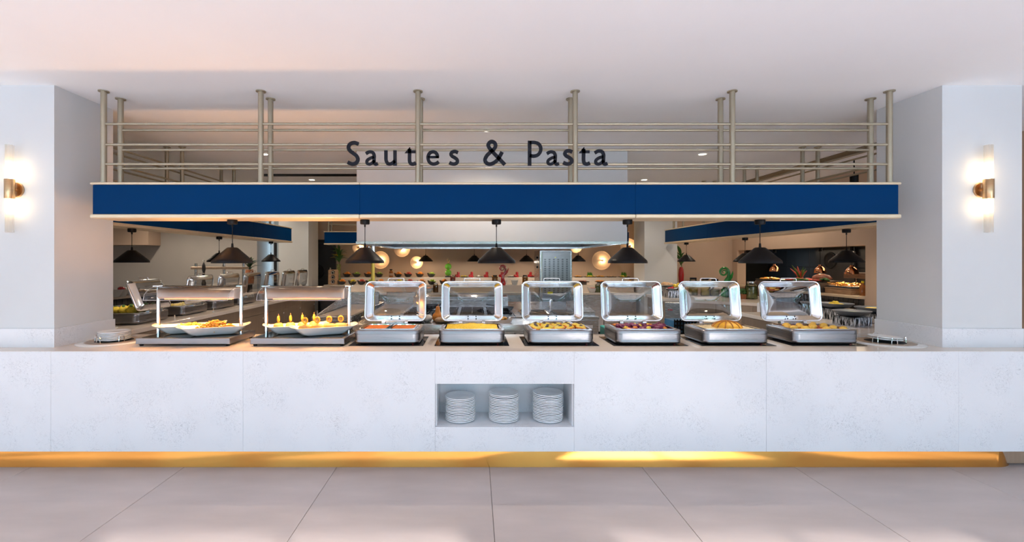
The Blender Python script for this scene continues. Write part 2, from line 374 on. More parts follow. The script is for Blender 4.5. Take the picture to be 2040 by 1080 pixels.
# dark door beyond the left column
d = MB().cbox(-4.4, -3.44, 10.96, 11.0, 0, 2.05, 0.004); d2 = struct(d, 'door_2', 'door_black')
MB().cyl((-3.82, 10.95, 1.36), (-3.82, 10.965, 1.36), 0.17, n=28).build('porthole', 'black_glass', d2, 40)
t = MB(); t.tube([(-3.82 + 0.175 * math.cos(a), 10.955, 1.36 + 0.175 * math.sin(a)) for a in [2 * math.pi * k / 28 for k in range(29)]], 0.014, 6); t.build('porthole_ring', 'black_metal', d2, 50)
MB().box(-3.50, -3.47, 10.93, 10.965, 0.95, 1.45).build('pull_handle', 'steel', d2)
fr = MB(); fr.box(-3.44, -3.36, 10.93, 11.0, 0, 2.13); fr.box(-4.5, -3.36, 10.93, 11.0, 2.05, 2.13); struct(fr, 'trim_3', 'door_black')
# ceiling slots
def slot(name, label, x0, x1, y0, y1, along):
    t = thing(name, label, 'vent', (x0, y0, CEIL))
    MB().box(0, x1 - x0, 0, y1 - y0, -0.006, -0.001).build('slot_back', 'dark_gap', t)
    n = 4
    for k in range(n + 1):
        b = MB()
        if along == 'y': w = x1 - x0; b.box(w * k / n - 0.006, w * k / n + 0.006, 0, y1 - y0, -0.016, -0.006)
        else: w = y1 - y0; b.box(0, x1 - x0, w * k / n - 0.006, w * k / n + 0.006, -0.016, -0.006)
        b.build('blade', 'champagne' if along == 'y' else 'black_metal', t)
slot('slot_diffuser', 'long slotted air diffuser in the ceiling over the right side of the kitchen', 4.86, 5.02, 4.6, 9.2, 'y')
slot('slot_diffuser', 'black slot diffuser across the ceiling left of the white hood', -3.55, -1.55, 7.45, 7.58, 'x')
# kitchen downlights; those labelled added are unseen helpers for dim walls and columns
dl = thing('downlight', 'x', 'downlight')
MB().lathe([(0.045, -0.002), (0.058, -0.008), (0.060, -0.001)], 24).build('ring', 'porcelain', dl, 50)
MB().cyl((0, 0, -0.004), (0, 0, -0.001), 0.046, n=24).build('lens', 'down_led', dl)
DL = [(0.13, 4.94, 'over the ampersand of the sign'), (-2.82, 6.06, 'seen between the left railing posts'), (3.06, 6.06, 'right of the white hood, nearer one'), (-2.87, 7.98, 'under the black ceiling slot, left of the hood'), (3.0, 7.98, 'right of the white hood, farther one'), (-5.4, 8.45, 'added unseen over the left back bar, nearer one'), (-6.6, 8.9, 'added unseen over the left back bar, farther one'), (5.35, 8.4, 'added unseen by the hot pass, nearer one'), (5.2, 9.4, 'added unseen by the hot pass, farther one'), (-2.4, 9.3, 'added unseen before the fruit shelves, left one'), (2.6, 9.3, 'added unseen before the fruit shelves, right one'), (-4.6, 9.4, 'added unseen in front of the left column'), (-3.1, 8.8, 'added unseen beside the left column'), (3.3, 8.6, 'added unseen beside the right column')]
for k, (x, y, w) in enumerate(DL):
    o = dl if k == 0 else dup(dl, (x, y, CEIL))
    o.location = (x, y, CEIL); tag(o, 'small round lit ceiling downlight ' + w, 'downlight', 'recessed ceiling downlights')
KWARM = (1.0, 0.84, 0.66)
for x, y, e in [(0.13, 4.94, 30), (-2.82, 6.06, 22), (3.06, 6.06, 22), (-2.87, 7.98, 22), (3.0, 7.98, 22), (-5.4, 8.45, 34), (-6.6, 8.9, 44), (5.35, 8.4, 22), (5.2, 9.4, 14), (-2.4, 9.3, 20), (2.6, 9.3, 20), (-4.6, 9.4, 16), (-3.1, 8.8, 16), (3.3, 8.6, 20)]:  # includes the beams of the added, unseen downlights
    near = abs(x) < 3.08 and y > 5.5
    light('downlight_beam', 'SPOT', e * (3.0 if near else 2.2), KWARM, (x, y, CEIL - 0.02), None, (0, 0, 0), spot_size=R(78 if near else 150), spot_blend=0.5, shadow_soft_size=0.05)
# cylinder spotlight by the right wall
t = thing('cylinder_spotlight', 'small black cylinder spotlight hanging above the right end of the blue canopy', 'spotlight', (5.38, 6.4, 2.72))
MB().cyl((0, 0, 0), (0, 0, 0.12), 0.05, n=20).build('body', 'black_metal', t, 40)
MB().cyl((0, 0, 0.12), (0, 0, CEIL - 2.72), 0.008, n=8).build('stem', 'black_metal', t, 40)
MB().cyl((0, 0, -0.003), (0, 0, 0), 0.04, n=20).build('lens', 'bulb_soft', t)
light('spot_beam', 'SPOT', 60, KWARM, (5.38, 6.4, 2.70), None, (0, R(8), 0), spot_size=R(100), spot_blend=0.6, shadow_soft_size=0.04)

# ================================================================== FRONT COUNTER
CF = 3.516                        # front face of the counter
ct = thing('serving_counter', 'long white speckled stone serving counter with a gold plinth and a plate niche', 'counter', (0, CF, 0))
NX0, NX1, NZ0, NZ1 = -0.305, 0.777, 0.329, 0.665
PB = 0.1376
for x0, x1, z0, z1 in [(-6.29, -4.79, PB, .917), (-4.79, -3.297, PB, .917), (-3.297, -1.801, PB, .917), (-1.801, NX0, PB, .917), (NX0, NX1, NZ1, .917), (NX0, NX1, PB, NZ0), (NX1, 2.273, PB, .917), (2.273, 3.77, PB, .917), (3.77, 4.50, PB, .917)]:
    MB().cbox(x0 + .0005, x1 - .0005, 0, .03, z0, z1, .0012).build('front_panel', 'quartz', ct)
n = MB(); D = 0.352
n.box(NX0, NX0 + .012, .03, D, NZ0, NZ1); n.box(NX1 - .012, NX1, .03, D, NZ0, NZ1); n.box(NX0, NX1, .03, D, NZ0 - .012, NZ0); n.box(NX0, NX1, .03, D, NZ1, NZ1 + .012); n.box(NX0, NX1, D, D + .012, NZ0 - .012, NZ1 + .012)
n.build('niche_lining', 'quartz', ct)
k = MB(); k.box(-6.29, NX0 - .02, .06, .78, .02, .89); k.box(NX1 + .02, 4.42, .06, .78, .02, .89); k.box(NX0 - .02, NX1 + .02, .40, .78, .02, .89)
k.build('carcass', 'steel_warm', ct)
pts = [(-6.29, .036)] + [(4.12, .036)] + [(4.12 + .24 * math.sin(a), .036 + .24 * (1 - math.cos(a))) for a in [R(9 * i) for i in range(1, 11)]] + [(4.36, .70)]
pl = MB(); inner = [(x - (.010 if x > 4.12 else 0), y + .010) for x, y in pts]
lean = .138 * math.tan(R(10.3))             # tilt added so the gold plinth mirrors the sunlit floor
def setback(P, d): return [(x - (d * min(1, (x - 4.12) / .24) if x > 4.12 else 0), y + d * (1 if x < 4.13 else max(0, 1 - (x - 4.12) / .24))) for x, y in P]
n0 = pts + inner[::-1]; n1 = setback(pts, lean) + setback(inner, lean)[::-1]
pl.loft([[(x, y, 0.0) for x, y in n0], [(x, y, PB + .002) for x, y in n1]])
pl; pl.build('plinth', 'gold', ct)
wt = MB().cbox(-9, 4.50, CF + .0015, 4.33, .895, TOP, .0015).build('worktop', 'quartz_warm_lit'); tag(wt, 'polished stone worktop running the whole length of the front counter', 'worktop')

# ================================================================== CANOPIES WITH RAILINGS
CZ0, CZ1 = 1.979, 2.278
def canopy(name, label, loc, rz, L, D, posts, seams, fascia_gap=0.012):
    t = thing(name, label, 'canopy', loc, rz, 'navy canopies hung from the ceiling'); H = CZ1 - CZ0
    ss = [0.0] + seams + [L]
    for a, b in zip(ss[:-1], ss[1:]):
        MB().cbox(a + .0006, b - .0006, 0, D, 0, .033, .006).build('bottom_trim', 'champagne_trim', t)
        MB().cbox(a + .0006, b - .0006, 0, D, H - .019, H, .005).build('top_trim', 'champagne_trim', t)
        g = fascia_gap; x0 = max(a, .022); x1 = min(b, L - .022)
        MB().cbox(x0 + .0004, x1 - .0004, g, .03, .033, H - .019, .0015).build('fascia_panel', 'navy', t)
        MB().cbox(x0 + .0004, x1 - .0004, D - .03, D - g, .033, H - .019, .0015).build('fascia_panel', 'navy', t)
    MB().cbox(.010, .022, .02, D - .02, .033, H - .019, .002).build('end_panel', 'navy', t)
    MB().cbox(L - .022, L - .010, .02, D - .02, .033, H - .019, .002).build('end_panel', 'navy', t)
    post_me = MB().cyl((0, 0, 0), (0, 0, CEIL - CZ1 - .008), .0225, n=16).mesh('post', 'champagne', 40)
    flange_me = MB().lathe([(0, 0), (.040, 0), (.040, .008), (0, .008)], 20).mesh('flange', 'champagne', 40)
    foot_me = MB().lathe([(0, 0), (.034, 0), (.034, .006), (0, .006)], 20).mesh('foot_ring', 'champagne', 40)
    for yy in (.043, D - .085):
        for x in posts:
            p = inst(post_me, 'post', t, (x, yy, H)); inst(flange_me, 'flange', p, (0, 0, CEIL - CZ1 - .0085)); inst(foot_me, 'foot_ring', p, (0, 0, 0))
        for a, b in zip(posts[:-1], posts[1:]):
            for z in (2.437, 2.601, 2.775):
                MB().cyl((a, yy, z - CZ0), (b, yy, z - CZ0), .0105, n=10).build('rail', 'champagne', t, 40)
    return t
cx0, cx1 = -3.204, 3.559
canopy('canopy', 'bright navy front canopy with a beige edge, under the sign lettering', (cx0, 3.76, CZ0), 0, cx1 - cx0, .31,
       [.084 + 1.3228 * k for k in range(6)], [-.957 - cx0, 1.345 - cx0])
canopy('canopy', 'dark navy side canopy over the left row of chafing dishes', (-3.63, 4.36, CZ0), R(90), 4.66, .32, [.10 + 1.22 * k for k in range(4)], [1.55, 3.1])
canopy('canopy', 'dark navy side canopy above the right side counter', (4.36, 4.36, CZ0), R(90), 5.26, .32, [.10 + 1.22 * k for k in range(5)], [1.75, 3.5])
canopy('canopy', 'navy rear canopy over the fruit bowls, behind the white hood', (-3.37, 10.1, CZ0), 0, 6.84, .32, [.10 + 1.32 * k for k in range(6)], [2.28, 4.56])

# ================================================================== SIGN LETTERING
def catmull(P, n=7):
    P = [Vector((a, b)) for a, b in P]; Q = [2 * P[0] - P[1]] + P + [2 * P[-1] - P[-2]]; out = []
    for i in range(1, len(Q) - 2):
        for k in range(n):
            t_ = k / n; a, b, c, d = Q[i - 1], Q[i], Q[i + 1], Q[i + 2]
            out.append(0.5 * ((2 * b) + (c - a) * t_ + (2 * a - 5 * b + 4 * c - d) * t_ ** 2 + (3 * b - a - 3 * c + d) * t_ ** 3))
    return out + [P[-1]]
def ribbon(mb, P, w, y0, y1, curve=True):
    P = catmull(P) if curve else [Vector(p) for p in P]; loops = []
    for i, p in enumerate(P):
        d = (P[min(i + 1, len(P) - 1)] - P[max(i - 1, 0)]).normalized(); n_ = Vector((-d.y, d.x)) * (w / 2)
        a = p + n_; b = p - n_
        loops.append([(a.x, y0, a.y), (b.x, y0, b.y), (b.x, y1, b.y), (a.x, y1, a.y)])
    mb.loft(loops)
W = 7.6
GL = {
 'S': ([([(25, 43.2), (17, 45.8), (9, 43.8), (5, 37.5), (7.5, 30.5), (14.5, 25), (21, 19.5), (23.6, 12.5), (20, 5.6), (12, 3.6), (3.2, 7.2)], W, 1)], []),
 'a': ([([(2.5, 24), (9, 27.6), (16, 26.5), (19, 21), (19, 14), (19, 7), (21.5, 3.0), (26.5, 4.6)], 6.6, 1), ([(19, 17.5), (11, 15), (5, 10.5), (5, 5), (10, 3.2), (15.5, 6), (19.5, 10.5)], 6.0, 1)], []),
 'u': ([([(4, 31), (4, 20), (4.4, 11), (7.5, 4.8), (13, 3.6), (18.5, 6.5), (22, 10)], 7.0, 1), ([(22, 31), (22, 0)], 7.0, 0)], []),
 't': ([([(10, 34), (10, 24), (10, 10), (12.2, 4.8), (17, 3.4), (22.5, 5.8)], 7.2, 1), ([(8, 28), (22, 28)], 6.0, 0)], [[(0, 25), (10.2, 37), (11.5, 37), (11.5, 25)]]),
 'e': ([([(4.5, 17.3), (25.5, 17.3)], 4.6, 0), ([(23, 15.5), (22.6, 21.5), (19, 26.5), (13.4, 27.8), (7.5, 25), (4.2, 17), (6.6, 8), (13, 3.7), (20, 4.3), (25.8, 8)], 6.8, 1)], []),
 's': ([([(18.5, 25.4), (12.5, 27.6), (7, 26.2), (4.8, 22.2), (7.4, 18.3), (12, 15.6), (16.4, 12), (17, 7.2), (13, 3.8), (7.5, 3.6), (1.6, 6.2)], 6.8, 1)], []),
 '&': ([([(43, 2), (33, 12.5), (22, 24), (12.5, 35), (10.5, 41.5), (15.5, 47), (22, 45.5), (24.8, 39.5), (21.5, 32.5), (14, 26), (7.2, 19), (4.2, 11), (8.2, 4.6), (15.5, 3.4), (24, 7.6), (31, 15), (37.5, 27)], 7.4, 1)], []),
 'P': ([([(4, 0), (4, 50)], 7.4, 0), ([(4, 46.3), (13, 46.3), (21.5, 43.8), (26, 36.5), (25.2, 28), (20, 21.4), (12, 19.2), (4, 20.6)], 7.0, 1)], []),
}
sg = thing('sign_lettering', 'dark cut-out letters reading Sautes & Pasta fixed to the canopy railing', 'sign', (0, 3.779, zat(330.5, 3.784)))
SP = 3.784 / F
for ch, x, s in [('S', 689.5, 1), ('a', 726.5, 1), ('u', 765, 1), ('t', 806, 1), ('e', 848.5, 1), ('s', 893.5, 1.03), ('&', 962, 1.02), ('P', 1051, 1), ('a', 1087, 1), ('s', 1120, 1.08), ('t', 1152.5, 1), ('a', 1182, 1.06)]:
    b = MB(); strokes, polys = GL[ch]
    for P, w, cv in strokes: ribbon(b, P, w, 0, .0065 / SP / s, bool(cv))
    for P in polys: b.prism(P, 0, .0065 / SP / s)
    b.xf(Matrix.Scale(SP * s, 4)); b.build('letter', 'letter_black', sg, None, ((x - PX) * SP, 0, 0))

# ================================================================== PENDANTS
pd = thing('pendant_lamp', 'x', 'lamp')
MB().lathe([(0, 0), (.040, 0), (.041, -.004), (.041, -.034), (.036, -.040), (.008, -.042), (0, -.042)], 24).build('ceiling_rose', 'black_metal', pd, 40)
c_ = MB(); c_.cyl((0, 0, -.042), (0, 0, -.215), .0032, n=8); c_.cyl((0, 0, -.042), (0, 0, -.062), .007, n=10); c_.build('cord', 'black_metal', pd, 40)
MB().lathe([(0, -.205), (.008, -.205), (.010, -.235), (.013, -.242), (0, -.242)], 12).build('cord_grip', 'black_metal', pd, 40)
shd = MB().lathe([(.010, -.240), (.036, -.240), (.046, -.246), (.150, -.343), (.160, -.354), (.163, -.362), (.164, -.377), (.161, -.377), (.159, -.360), (.148, -.347), (.046, -.252), (.010, -.246)], 40).build('shade', 'black_metal', pd, 35)
MB().ball((0, 0, -.318), (.022, .022, .026), 12, 8).build('bulb', 'porcelain', pd, 60)
PEND = []
for k, px in enumerate([463, 727, 989, 1250, 1514]):
    PEND.append((xat(px, 3.92), 3.92, ['black cone pendant at the left end of the front canopy', 'black cone pendant under the front canopy, left of the centre one', 'black cone pendant at the middle of the front canopy', 'black cone pendant under the front canopy, right of the centre one', 'black cone pendant at the right end of the front canopy'][k], 0))
for k, y in enumerate([5.0, 6.71, 8.42]): PEND.append((-3.79, y, ['nearest black pendant above the left chafing dish row', 'black pendant half hidden behind the left front pendant, over the dish row', 'farthest black pendant above the left chafing dish row'][k], 0))
for k, y in enumerate([5.1, 7.01, 8.95]): PEND.append((4.2, y, ['black pendant in front of the hot pass by the right wall', 'black pendant half hidden behind the right front pendant', 'small far black pendant beside the grey right column'][k], 0))
for k, px in enumerate([848, 945, 1049, 1152]): PEND.append((xat(px, 10.26), 10.26, ['tiny far pendant in front of a glowing wall lamp by the fruit bowls', 'tiny far pendant just left of the centre front pendant', 'tiny far pendant above the red curl sculpture, right of centre', 'tiny far pendant just right of the steel oven'][k], 1))
for k, (x, y, lab, lit) in enumerate(PEND):
    o = pd if k == 0 else dup(pd, (x, y, CZ0)); o.location = (x, y, CZ0); tag(o, lab, 'lamp', 'black cone pendant lamps')
    if lit:
        for chd in o.children:
            if chd.name.startswith('bulb'): chd.data = chd.data.copy(); chd.data.materials[0] = MATS['bulb_soft']
        light('pendant_light', 'POINT', 8, KWARM, (x, y, CZ0 - .36), None, shadow_soft_size=.03)
    else: light('pendant_light', 'SPOT', 9, KWARM, (x, y, CZ0 - .352), None, (0, 0, 0), spot_size=R(125), spot_blend=.6, shadow_soft_size=.008)

# ================================================================== SCONCES
def sconce(label, x):
    t = thing('wall_sconce', label, 'lamp', (x, 3.68, 2.20), group='brass tube wall sconces')
    MB().lathe([(0, .0), (.058, .0), (.060, .006), (.056, .014), (0, .014)], 32).xf(Matrix.Rotation(R(90), 4, 'X')).build('back_plate', 'brass', t, 40)
    MB().cyl((0, -.012, 0), (0, -.045, 0), .012, n=12).build('arm', 'brass', t, 40)
    MB().lathe([(0, -.078), (.030, -.078), (.033, -.074), (.033, .074), (.030, .078), (0, .078)], 28, (0, -.062, 0)).build('sleeve', 'brass', t, 40)
    for s in (1, -1):
        r_ = MB(); nn = 24
        r_.loft([[((.026 + .0012 * (i % 2)) * math.cos(2 * math.pi * i / nn), -.062 + (.026 + .0012 * (i % 2)) * math.sin(2 * math.pi * i / nn), z) for i in range(nn)] for z in (s * .078, s * .35)], False, False)
        g = r_.build('glass_tube', 'sconce_glass', t)
        MB().lathe([(0, .0), (.011, .0), (.013, .02), (.013, .055), (0, .07)], 14, (0, -.062, .078 if s > 0 else -.148)).build('bulb', 'bulb', g, 60)
        light('sconce_light', 'POINT', 1.5, (1.0, .74, .42), (x, 3.68 - .055, 2.20 + s * .145), None, shadow_soft_size=.012)
    return t
sconce('brass tube wall sconce on the white wall at the far left', -3.722)
sconce('brass tube wall sconce on the white wall at the far right', 4.118)

# ================================================================== CHAFING DISHES
def loop3(w, d, r, z, k=4): return [(x, y, z) for x, y in rrect(w, d, r, k)]
BW, BD = .552, .40
def build_chafer():
    t = thing('chafing_dish', 'x', 'chafing dish')
    # body: rounded steel casing with two pressed seams
    prof = [(-.10, .008), (-.014, .009), (-.004, .016), (0, .027), (-.009, .0385), (-.009, .0415), (0, .042), (0, .089), (-.009, .0895), (-.009, .0925), (0, .093), (0, .114), (-.006, .120), (-.022, .122)]
    b = MB(); L = [loop3(BW + d, BD + d, .055, z, 5) for d, z in prof]
    L += [loop3(BW - .066, BD - .080, .035, .1225, 5), loop3(BW - .070, BD - .084, .034, .119, 5), loop3(BW - .080, BD - .094, .030, .060, 5)]
    b.loft(L, True, True); b.build('body', 'steel_h', t, 40)
    r_ = MB(); r_.loft([loop3(BW - .055, BD - .070, .038, .1215, 5), loop3(BW - .055, BD - .070, .038, .1265, 5), loop3(BW - .085, BD - .100, .030, .1265, 5), loop3(BW - .085, BD - .100, .030, .1215, 5)], ring=True)
    r_.build('pan_rim', 'chrome', t, 40)
    MB().cbox(-BW / 2 + .055, BW / 2 - .055, -BD / 2 + .04, BD / 2 - .04, 0, .0095, .002).build('base', 'black_metal', t)
    MB().cyl((BW / 2 - .06, -BD / 2 + .035, .010), (BW / 2 - .06, -BD / 2 + .024, .010), .008, n=10).build('red_knob', 'red_plastic', t, 40)
    hb = MB(); hb.cbox(-.085, .085, BD / 2 - .012, BD / 2 + .018, .112, .142, .004); hb.build('hinge_block', 'steel', t)
    for s in (-1, 1):
        MB().cyl((s * .090, BD / 2 + .012, .128), (s * .120, BD / 2 + .012, .128), .022, n=18).build('hinge_roller', 'chrome', t, 40)
    # lid, standing open: hollow pressed frame round a domed window
    lid = empty('lid', (0, BD / 2 + .010, .140)); lid.parent = t; lid.rotation_euler = (R(-7), 0, 0)
    LW, LH = .572, .372; cz = LH / 2 + .002
    def lp(w, h, r, y): return [(x, y, z + cz) for x, z in rrect(w, h, r, 6)]
    fr = MB(); fr.loft([lp(LW, LH, .055, .006), lp(LW - .006, LH - .006, .053, 0), lp(LW - .018, LH - .018, .048, 0), lp(LW - .026, LH - .026, .045, .006), lp(LW - .040, LH - .036, .042, .014), lp(LW - .120, LH - .090, .026, .034), lp(LW - .150, LH - .108, .018, .046),
             lp(LW - .152, LH - .110, .018, .052), lp(LW - .110, LH - .080, .030, .044), lp(LW - .030, LH - .030, .048, .024), lp(LW - .004, LH - .004, .055, .012)], ring=True)
    lf = fr.build('lid_frame', 'lid_chrome', lid, 60)
    ww, hh = (LW - .150) / 2, (LH - .108) / 2; nx, nz = 28, 18; vs = []; fs = []
    for j in range(nz + 1):
        for i in range(nx + 1):
            u_ = -1 + 2 * i / nx; v_ = -1 + 2 * j / nz
            d_ = min(1 - abs(u_) ** 1.0 , (1 - abs(v_)) * .62) ; dd = .052 * (1 - math.exp(-3.4 * max(d_, 0)))
            vs.append((u_ * ww, .047 + dd, cz + v_ * hh))
    for j in range(nz):
        for i in range(nx): a = j * (nx + 1) + i; fs.append((a, a + 1, a + nx + 2, a + nx + 1))
    MB().add(vs, fs).build('window_pane', 'lid_glass', lid, 80)
    hd = MB(); zt = LH + .002; y_ = .010
    P = [(-.074, y_, zt - .012)] + [(-.074, y_, zt + .012), (-.072, y_, zt + .020), (-.066, y_, zt + .026), (0, y_, zt + .027), (.066, y_, zt + .026), (.072, y_, zt + .020), (.074, y_, zt + .012)] + [(.074, y_, zt - .012)]
    hd.tube(P, .0045, 8); hd.build('handle', 'chrome', lid, 50)
    rv = MB().lathe([(0, .0), (.006, .0), (.005, .004), (0, .005)], 10).xf(Matrix.Rotation(R(90), 4, 'X')).mesh('rivet', 'black_metal', 50)
    for x in (-.037, .037):
        for z in (.026, .046): inst(rv, 'rivet', lid, (x, .020 if z > .03 else .010, z))
    return t
CH = build_chafer()
FD = .094                                       # height of the food bed in a pan
CHX = [-.732, -.021, .724, 1.460, 2.188, 2.937]; CHY = 3.96
FOODS = ['two pans of red soup', 'bright yellow rice', 'stuffed peppers and aubergine', 'purple and yellow vegetables', 'a golden omelette on rice', 'roast potatoes on meat sauce']
hob_me = MB().cbox(-.31, .31, -.225, .225, 0, .004, .0015).mesh('induction_hob', 'black_glass')
for k, x in enumerate(CHX):
    o = CH if k == 0 else dup(CH, (x, CHY, TOP + .004)); o.location = (x, CHY, TOP + .004)
    tag(o, 'open steel chafing dish on the front counter holding ' + FOODS[k], 'chafing dish', 'chafing dishes along the front counter')
    h = inst(hob_me, 'induction_hob', None, (x, CHY - .005, TOP)); tag(h, 'flat black glass hob plate under the dish of ' + FOODS[k].replace('a golden', 'golden'), 'hob', 'hob plates let into the front counter')
LEFTY = [5.22, 6.02, 6.72, 7.42, 8.14, 8.87, 9.55]
LF = ['yellow noodle nests', 'yellow pasta salad', 'cheese sauce', 'orange carrots', 'brown stew', 'green beans', 'white rice']
for k, y in enumerate(LEFTY):
    o = dup(CH, (-3.90, y, TOP), R(-90), 'open chafing dish of the left row, %s from the front, lid up' % (ORD[k]), 'chafing dishes of the left row')
    if k == 0:
        for ch_ in o.children:
            if ch_.name.startswith('lid'): ch_.rotation_euler = (R(22), 0, 0)

# ---- what lies in the dishes
def bed(name, mat, label, cat, loc, w, d, h=.02, bumpy=.004, dome=0.0, rz=0, seed=1, kind='stuff', nx=30, ny=20):
    rr = random.Random(seed); vs = []; fs = []
    for j in range(ny + 1):
        for i in range(nx + 1):
            u_ = -1 + 2 * i / nx; v_ = -1 + 2 * j / ny; e = max(abs(u_), abs(v_)) > .999
            z = 0 if e else h + rr.uniform(-bumpy, bumpy) + dome * (1 - u_ * u_) * (1 - v_ * v_) + bumpy * math.sin(u_ * 7 + seed) * math.cos(v_ * 5)
            vs.append((u_ * w / 2, v_ * d / 2, z))
    for j in range(ny):
        for i in range(nx): a = j * (nx + 1) + i; fs.append((a, a + 1, a + nx + 2, a + nx + 1))
    o = MB().add(vs, fs).build(name, mat, None, 50, loc); o.rotation_euler = (0, 0, rz); tag(o, label, cat, kind=kind); return o
PW, PD_ = BW - .092, BD - .106
z0 = TOP + .004 + .066
for s, w in ((-1, 'left'), (1, 'right')):
    x = CHX[0] + s * .118
    t = MB(); t.loft([loop3(.222, PD_ + .03, .03, .058, 4), loop3(.222, PD_ + .03, .03, .0605, 4), loop3(.196, PD_ - .02, .03, .0605, 4), loop3(.190, PD_ - .03, .03, .02, 4)], False, True)
    p = t.build('soup_pan', 'chrome', None, 40, (x, CHY, z0)); tag(p, 'half size steel pan of red soup, %s one in the first chafing dish' % w, 'pan', 'soup pans')
    sp = bed('red_soup', 'soup', 'orange red soup filling the %s half pan of the first dish' % w, 'soup', (x, CHY, z0 + .021), .194, PD_ - .022, .034, .0004, seed=3)
bed('yellow_rice', 'rice', 'heaped bright yellow rice in the second front chafing dish', 'rice', (CHX[1], CHY, z0), PW, PD_, .052, .006, .026, seed=5, nx=60, ny=40)
bed('pale_rice', 'pale_rice', 'bed of pale rice around the omelette in the fifth dish', 'rice', (CHX[4], CHY, z0), PW, PD_, .050, .004, .004, seed=6, nx=50, ny=34)
bed('meat_sauce', 'sauce', 'dark meat sauce under the roast potatoes in the last dish', 'sauce', (CHX[5], CHY, z0), PW, PD_, .046, .006, .004, seed=7, nx=40, ny=28)
bed('vegetable_bed', 'purple', 'dark purple cooked cabbage in the fourth front dish', 'vegetables', (CHX[3], CHY, z0), PW, PD_, .044, .009, .006, seed=8, nx=40, ny=28)
bed('oil_bed', 'sauce', 'thin brown gravy under the stuffed peppers in the third dish', 'gravy', (CHX[2], CHY, z0), PW, PD_, .030, .003, seed=9)
om = thing('omelette', 'domed golden omelette with dark seams in the fifth front dish', 'omelette', (CHX[4] + .02, CHY - .01, z0 + .046))
o_ = MB(); o_.lathe([(.128, 0), (.126, .010), (.112, .030), (.086, .047), (.050, .058), (0, .062)], 40, sy=.80, cap0=True); o_.build('egg', 'omelette', om, 50)
for a in range(0, 180, 30):
    q = MB(); P = []
    for i in range(13):
        f_ = -1 + 2 * i / 12; rr_ = .125 * abs(f_); z = .064 * math.sqrt(max(0, 1 - (abs(f_) * .98) ** 2)) + .001
        P.append((.125 * f_ * math.cos(R(a)), .10 * f_ * math.sin(R(a)), z))
    q.tube(P, .005, 6); q.build('seam', 'omelette_seam', om, 50)
def lump(name, mat, n_mesh, r, jit, seed):
    rr = random.Random(seed)
    return [MB().ball((0, 0, 0), r, 10, 7, jit, rr).mesh(name, mat, 60) for _ in range(n_mesh)]
pot = lump('roast_potato', 'potato', 4, (.034, .026, .022), .10, 2)
rr = random.Random(11)
spots = [(-.20, -.09), (-.13, -.13), (-.05, -.10), (.05, -.13), (.12, -.11), (.20, -.12), (.17, -.05), (.10, -.03), (0, -.04), (-.10, -.03), (-.19, .0), (.06, .05), (-.04, .07), (-.14, .09), (.18, .07), (.12, .12)]
for k, (x, y) in enumerate(spots):
    o = inst(pot[k % 4], 'roast_potato', None, (CHX[5] + x, CHY + y, z0 + .056 + rr.uniform(0, .006)), rr.uniform(0, 6)); tag(o, 'golden roast potato lying on the dark meat sauce', 'potato', 'roast potatoes on the meat sauce')
yv = lump('yellow_pepper_piece', 'yellow_fruit', 3, (.026, .020, .016), .15, 4); pv = lump('red_cabbage_piece', 'purple', 3, (.034, .022, .018), .25, 5); ov = lump('carrot_piece', 'pepper_orange', 2, (.026, .018, .013), .2, 6)
for k in range(42):
    m_ = [yv, pv, ov, pv][k % 4]; nm = ['yellow_pepper_piece', 'red_cabbage_piece', 'carrot_piece', 'red_cabbage_piece'][k % 4]
    o = inst(m_[k % len(m_)], nm, None, (CHX[3] + rr.uniform(-.21, .21), CHY + rr.uniform(-.13, .12), z0 + .054 + rr.uniform(0, .012)), rr.uniform(0, 6))
    tag(o, {'yellow_pepper_piece': 'shiny yellow pepper piece in the fourth front dish', 'red_cabbage_piece': 'purple red cabbage piece in the fourth front dish', 'carrot_piece': 'orange carrot piece in the fourth front dish'}[nm], 'vegetable', nm.replace('_', ' ') + 's in the fourth dish')
sp_ = thing('stuffed_pepper', 'x', 'stuffed pepper')
q = MB(); q.lathe([(0, -.010), (.034, -.006), (.042, .006), (.040, .014), (.030, .014)], 18, sx=1.35); q.build('shell', 'pepper_orange', sp_, 50)
MB().lathe([(.040, .012), (.034, .020), (.018, .026), (0, .028)], 16, sx=1.3).build('filling', 'yellow_fruit', sp_, 60)
MB().ball((.012, .004, .026), (.018, .014, .008), 8, 5, .2, rr).build('topping', 'aubergine', sp_, 60)
first = True
for i in range(5):
    for j in range(4):
        p = (CHX[2] - .19 + .094 * i + .01 * (j % 2), CHY - .115 + .075 * j, z0 + .046 + rr.uniform(0, .008)); rz = rr.uniform(0, 6)
        if first: o = sp_; o.location = p; o.rotation_euler = (R(8), 0, rz); first = False
        else: o = dup(sp_, p, rz); o.rotation_euler = (R(rr.uniform(-14, 14)), R(rr.uniform(-14, 14)), rz)
        tag(o, 'orange stuffed pepper half with yellow filling in the third front dish', 'stuffed pepper', 'stuffed peppers in the third dish')
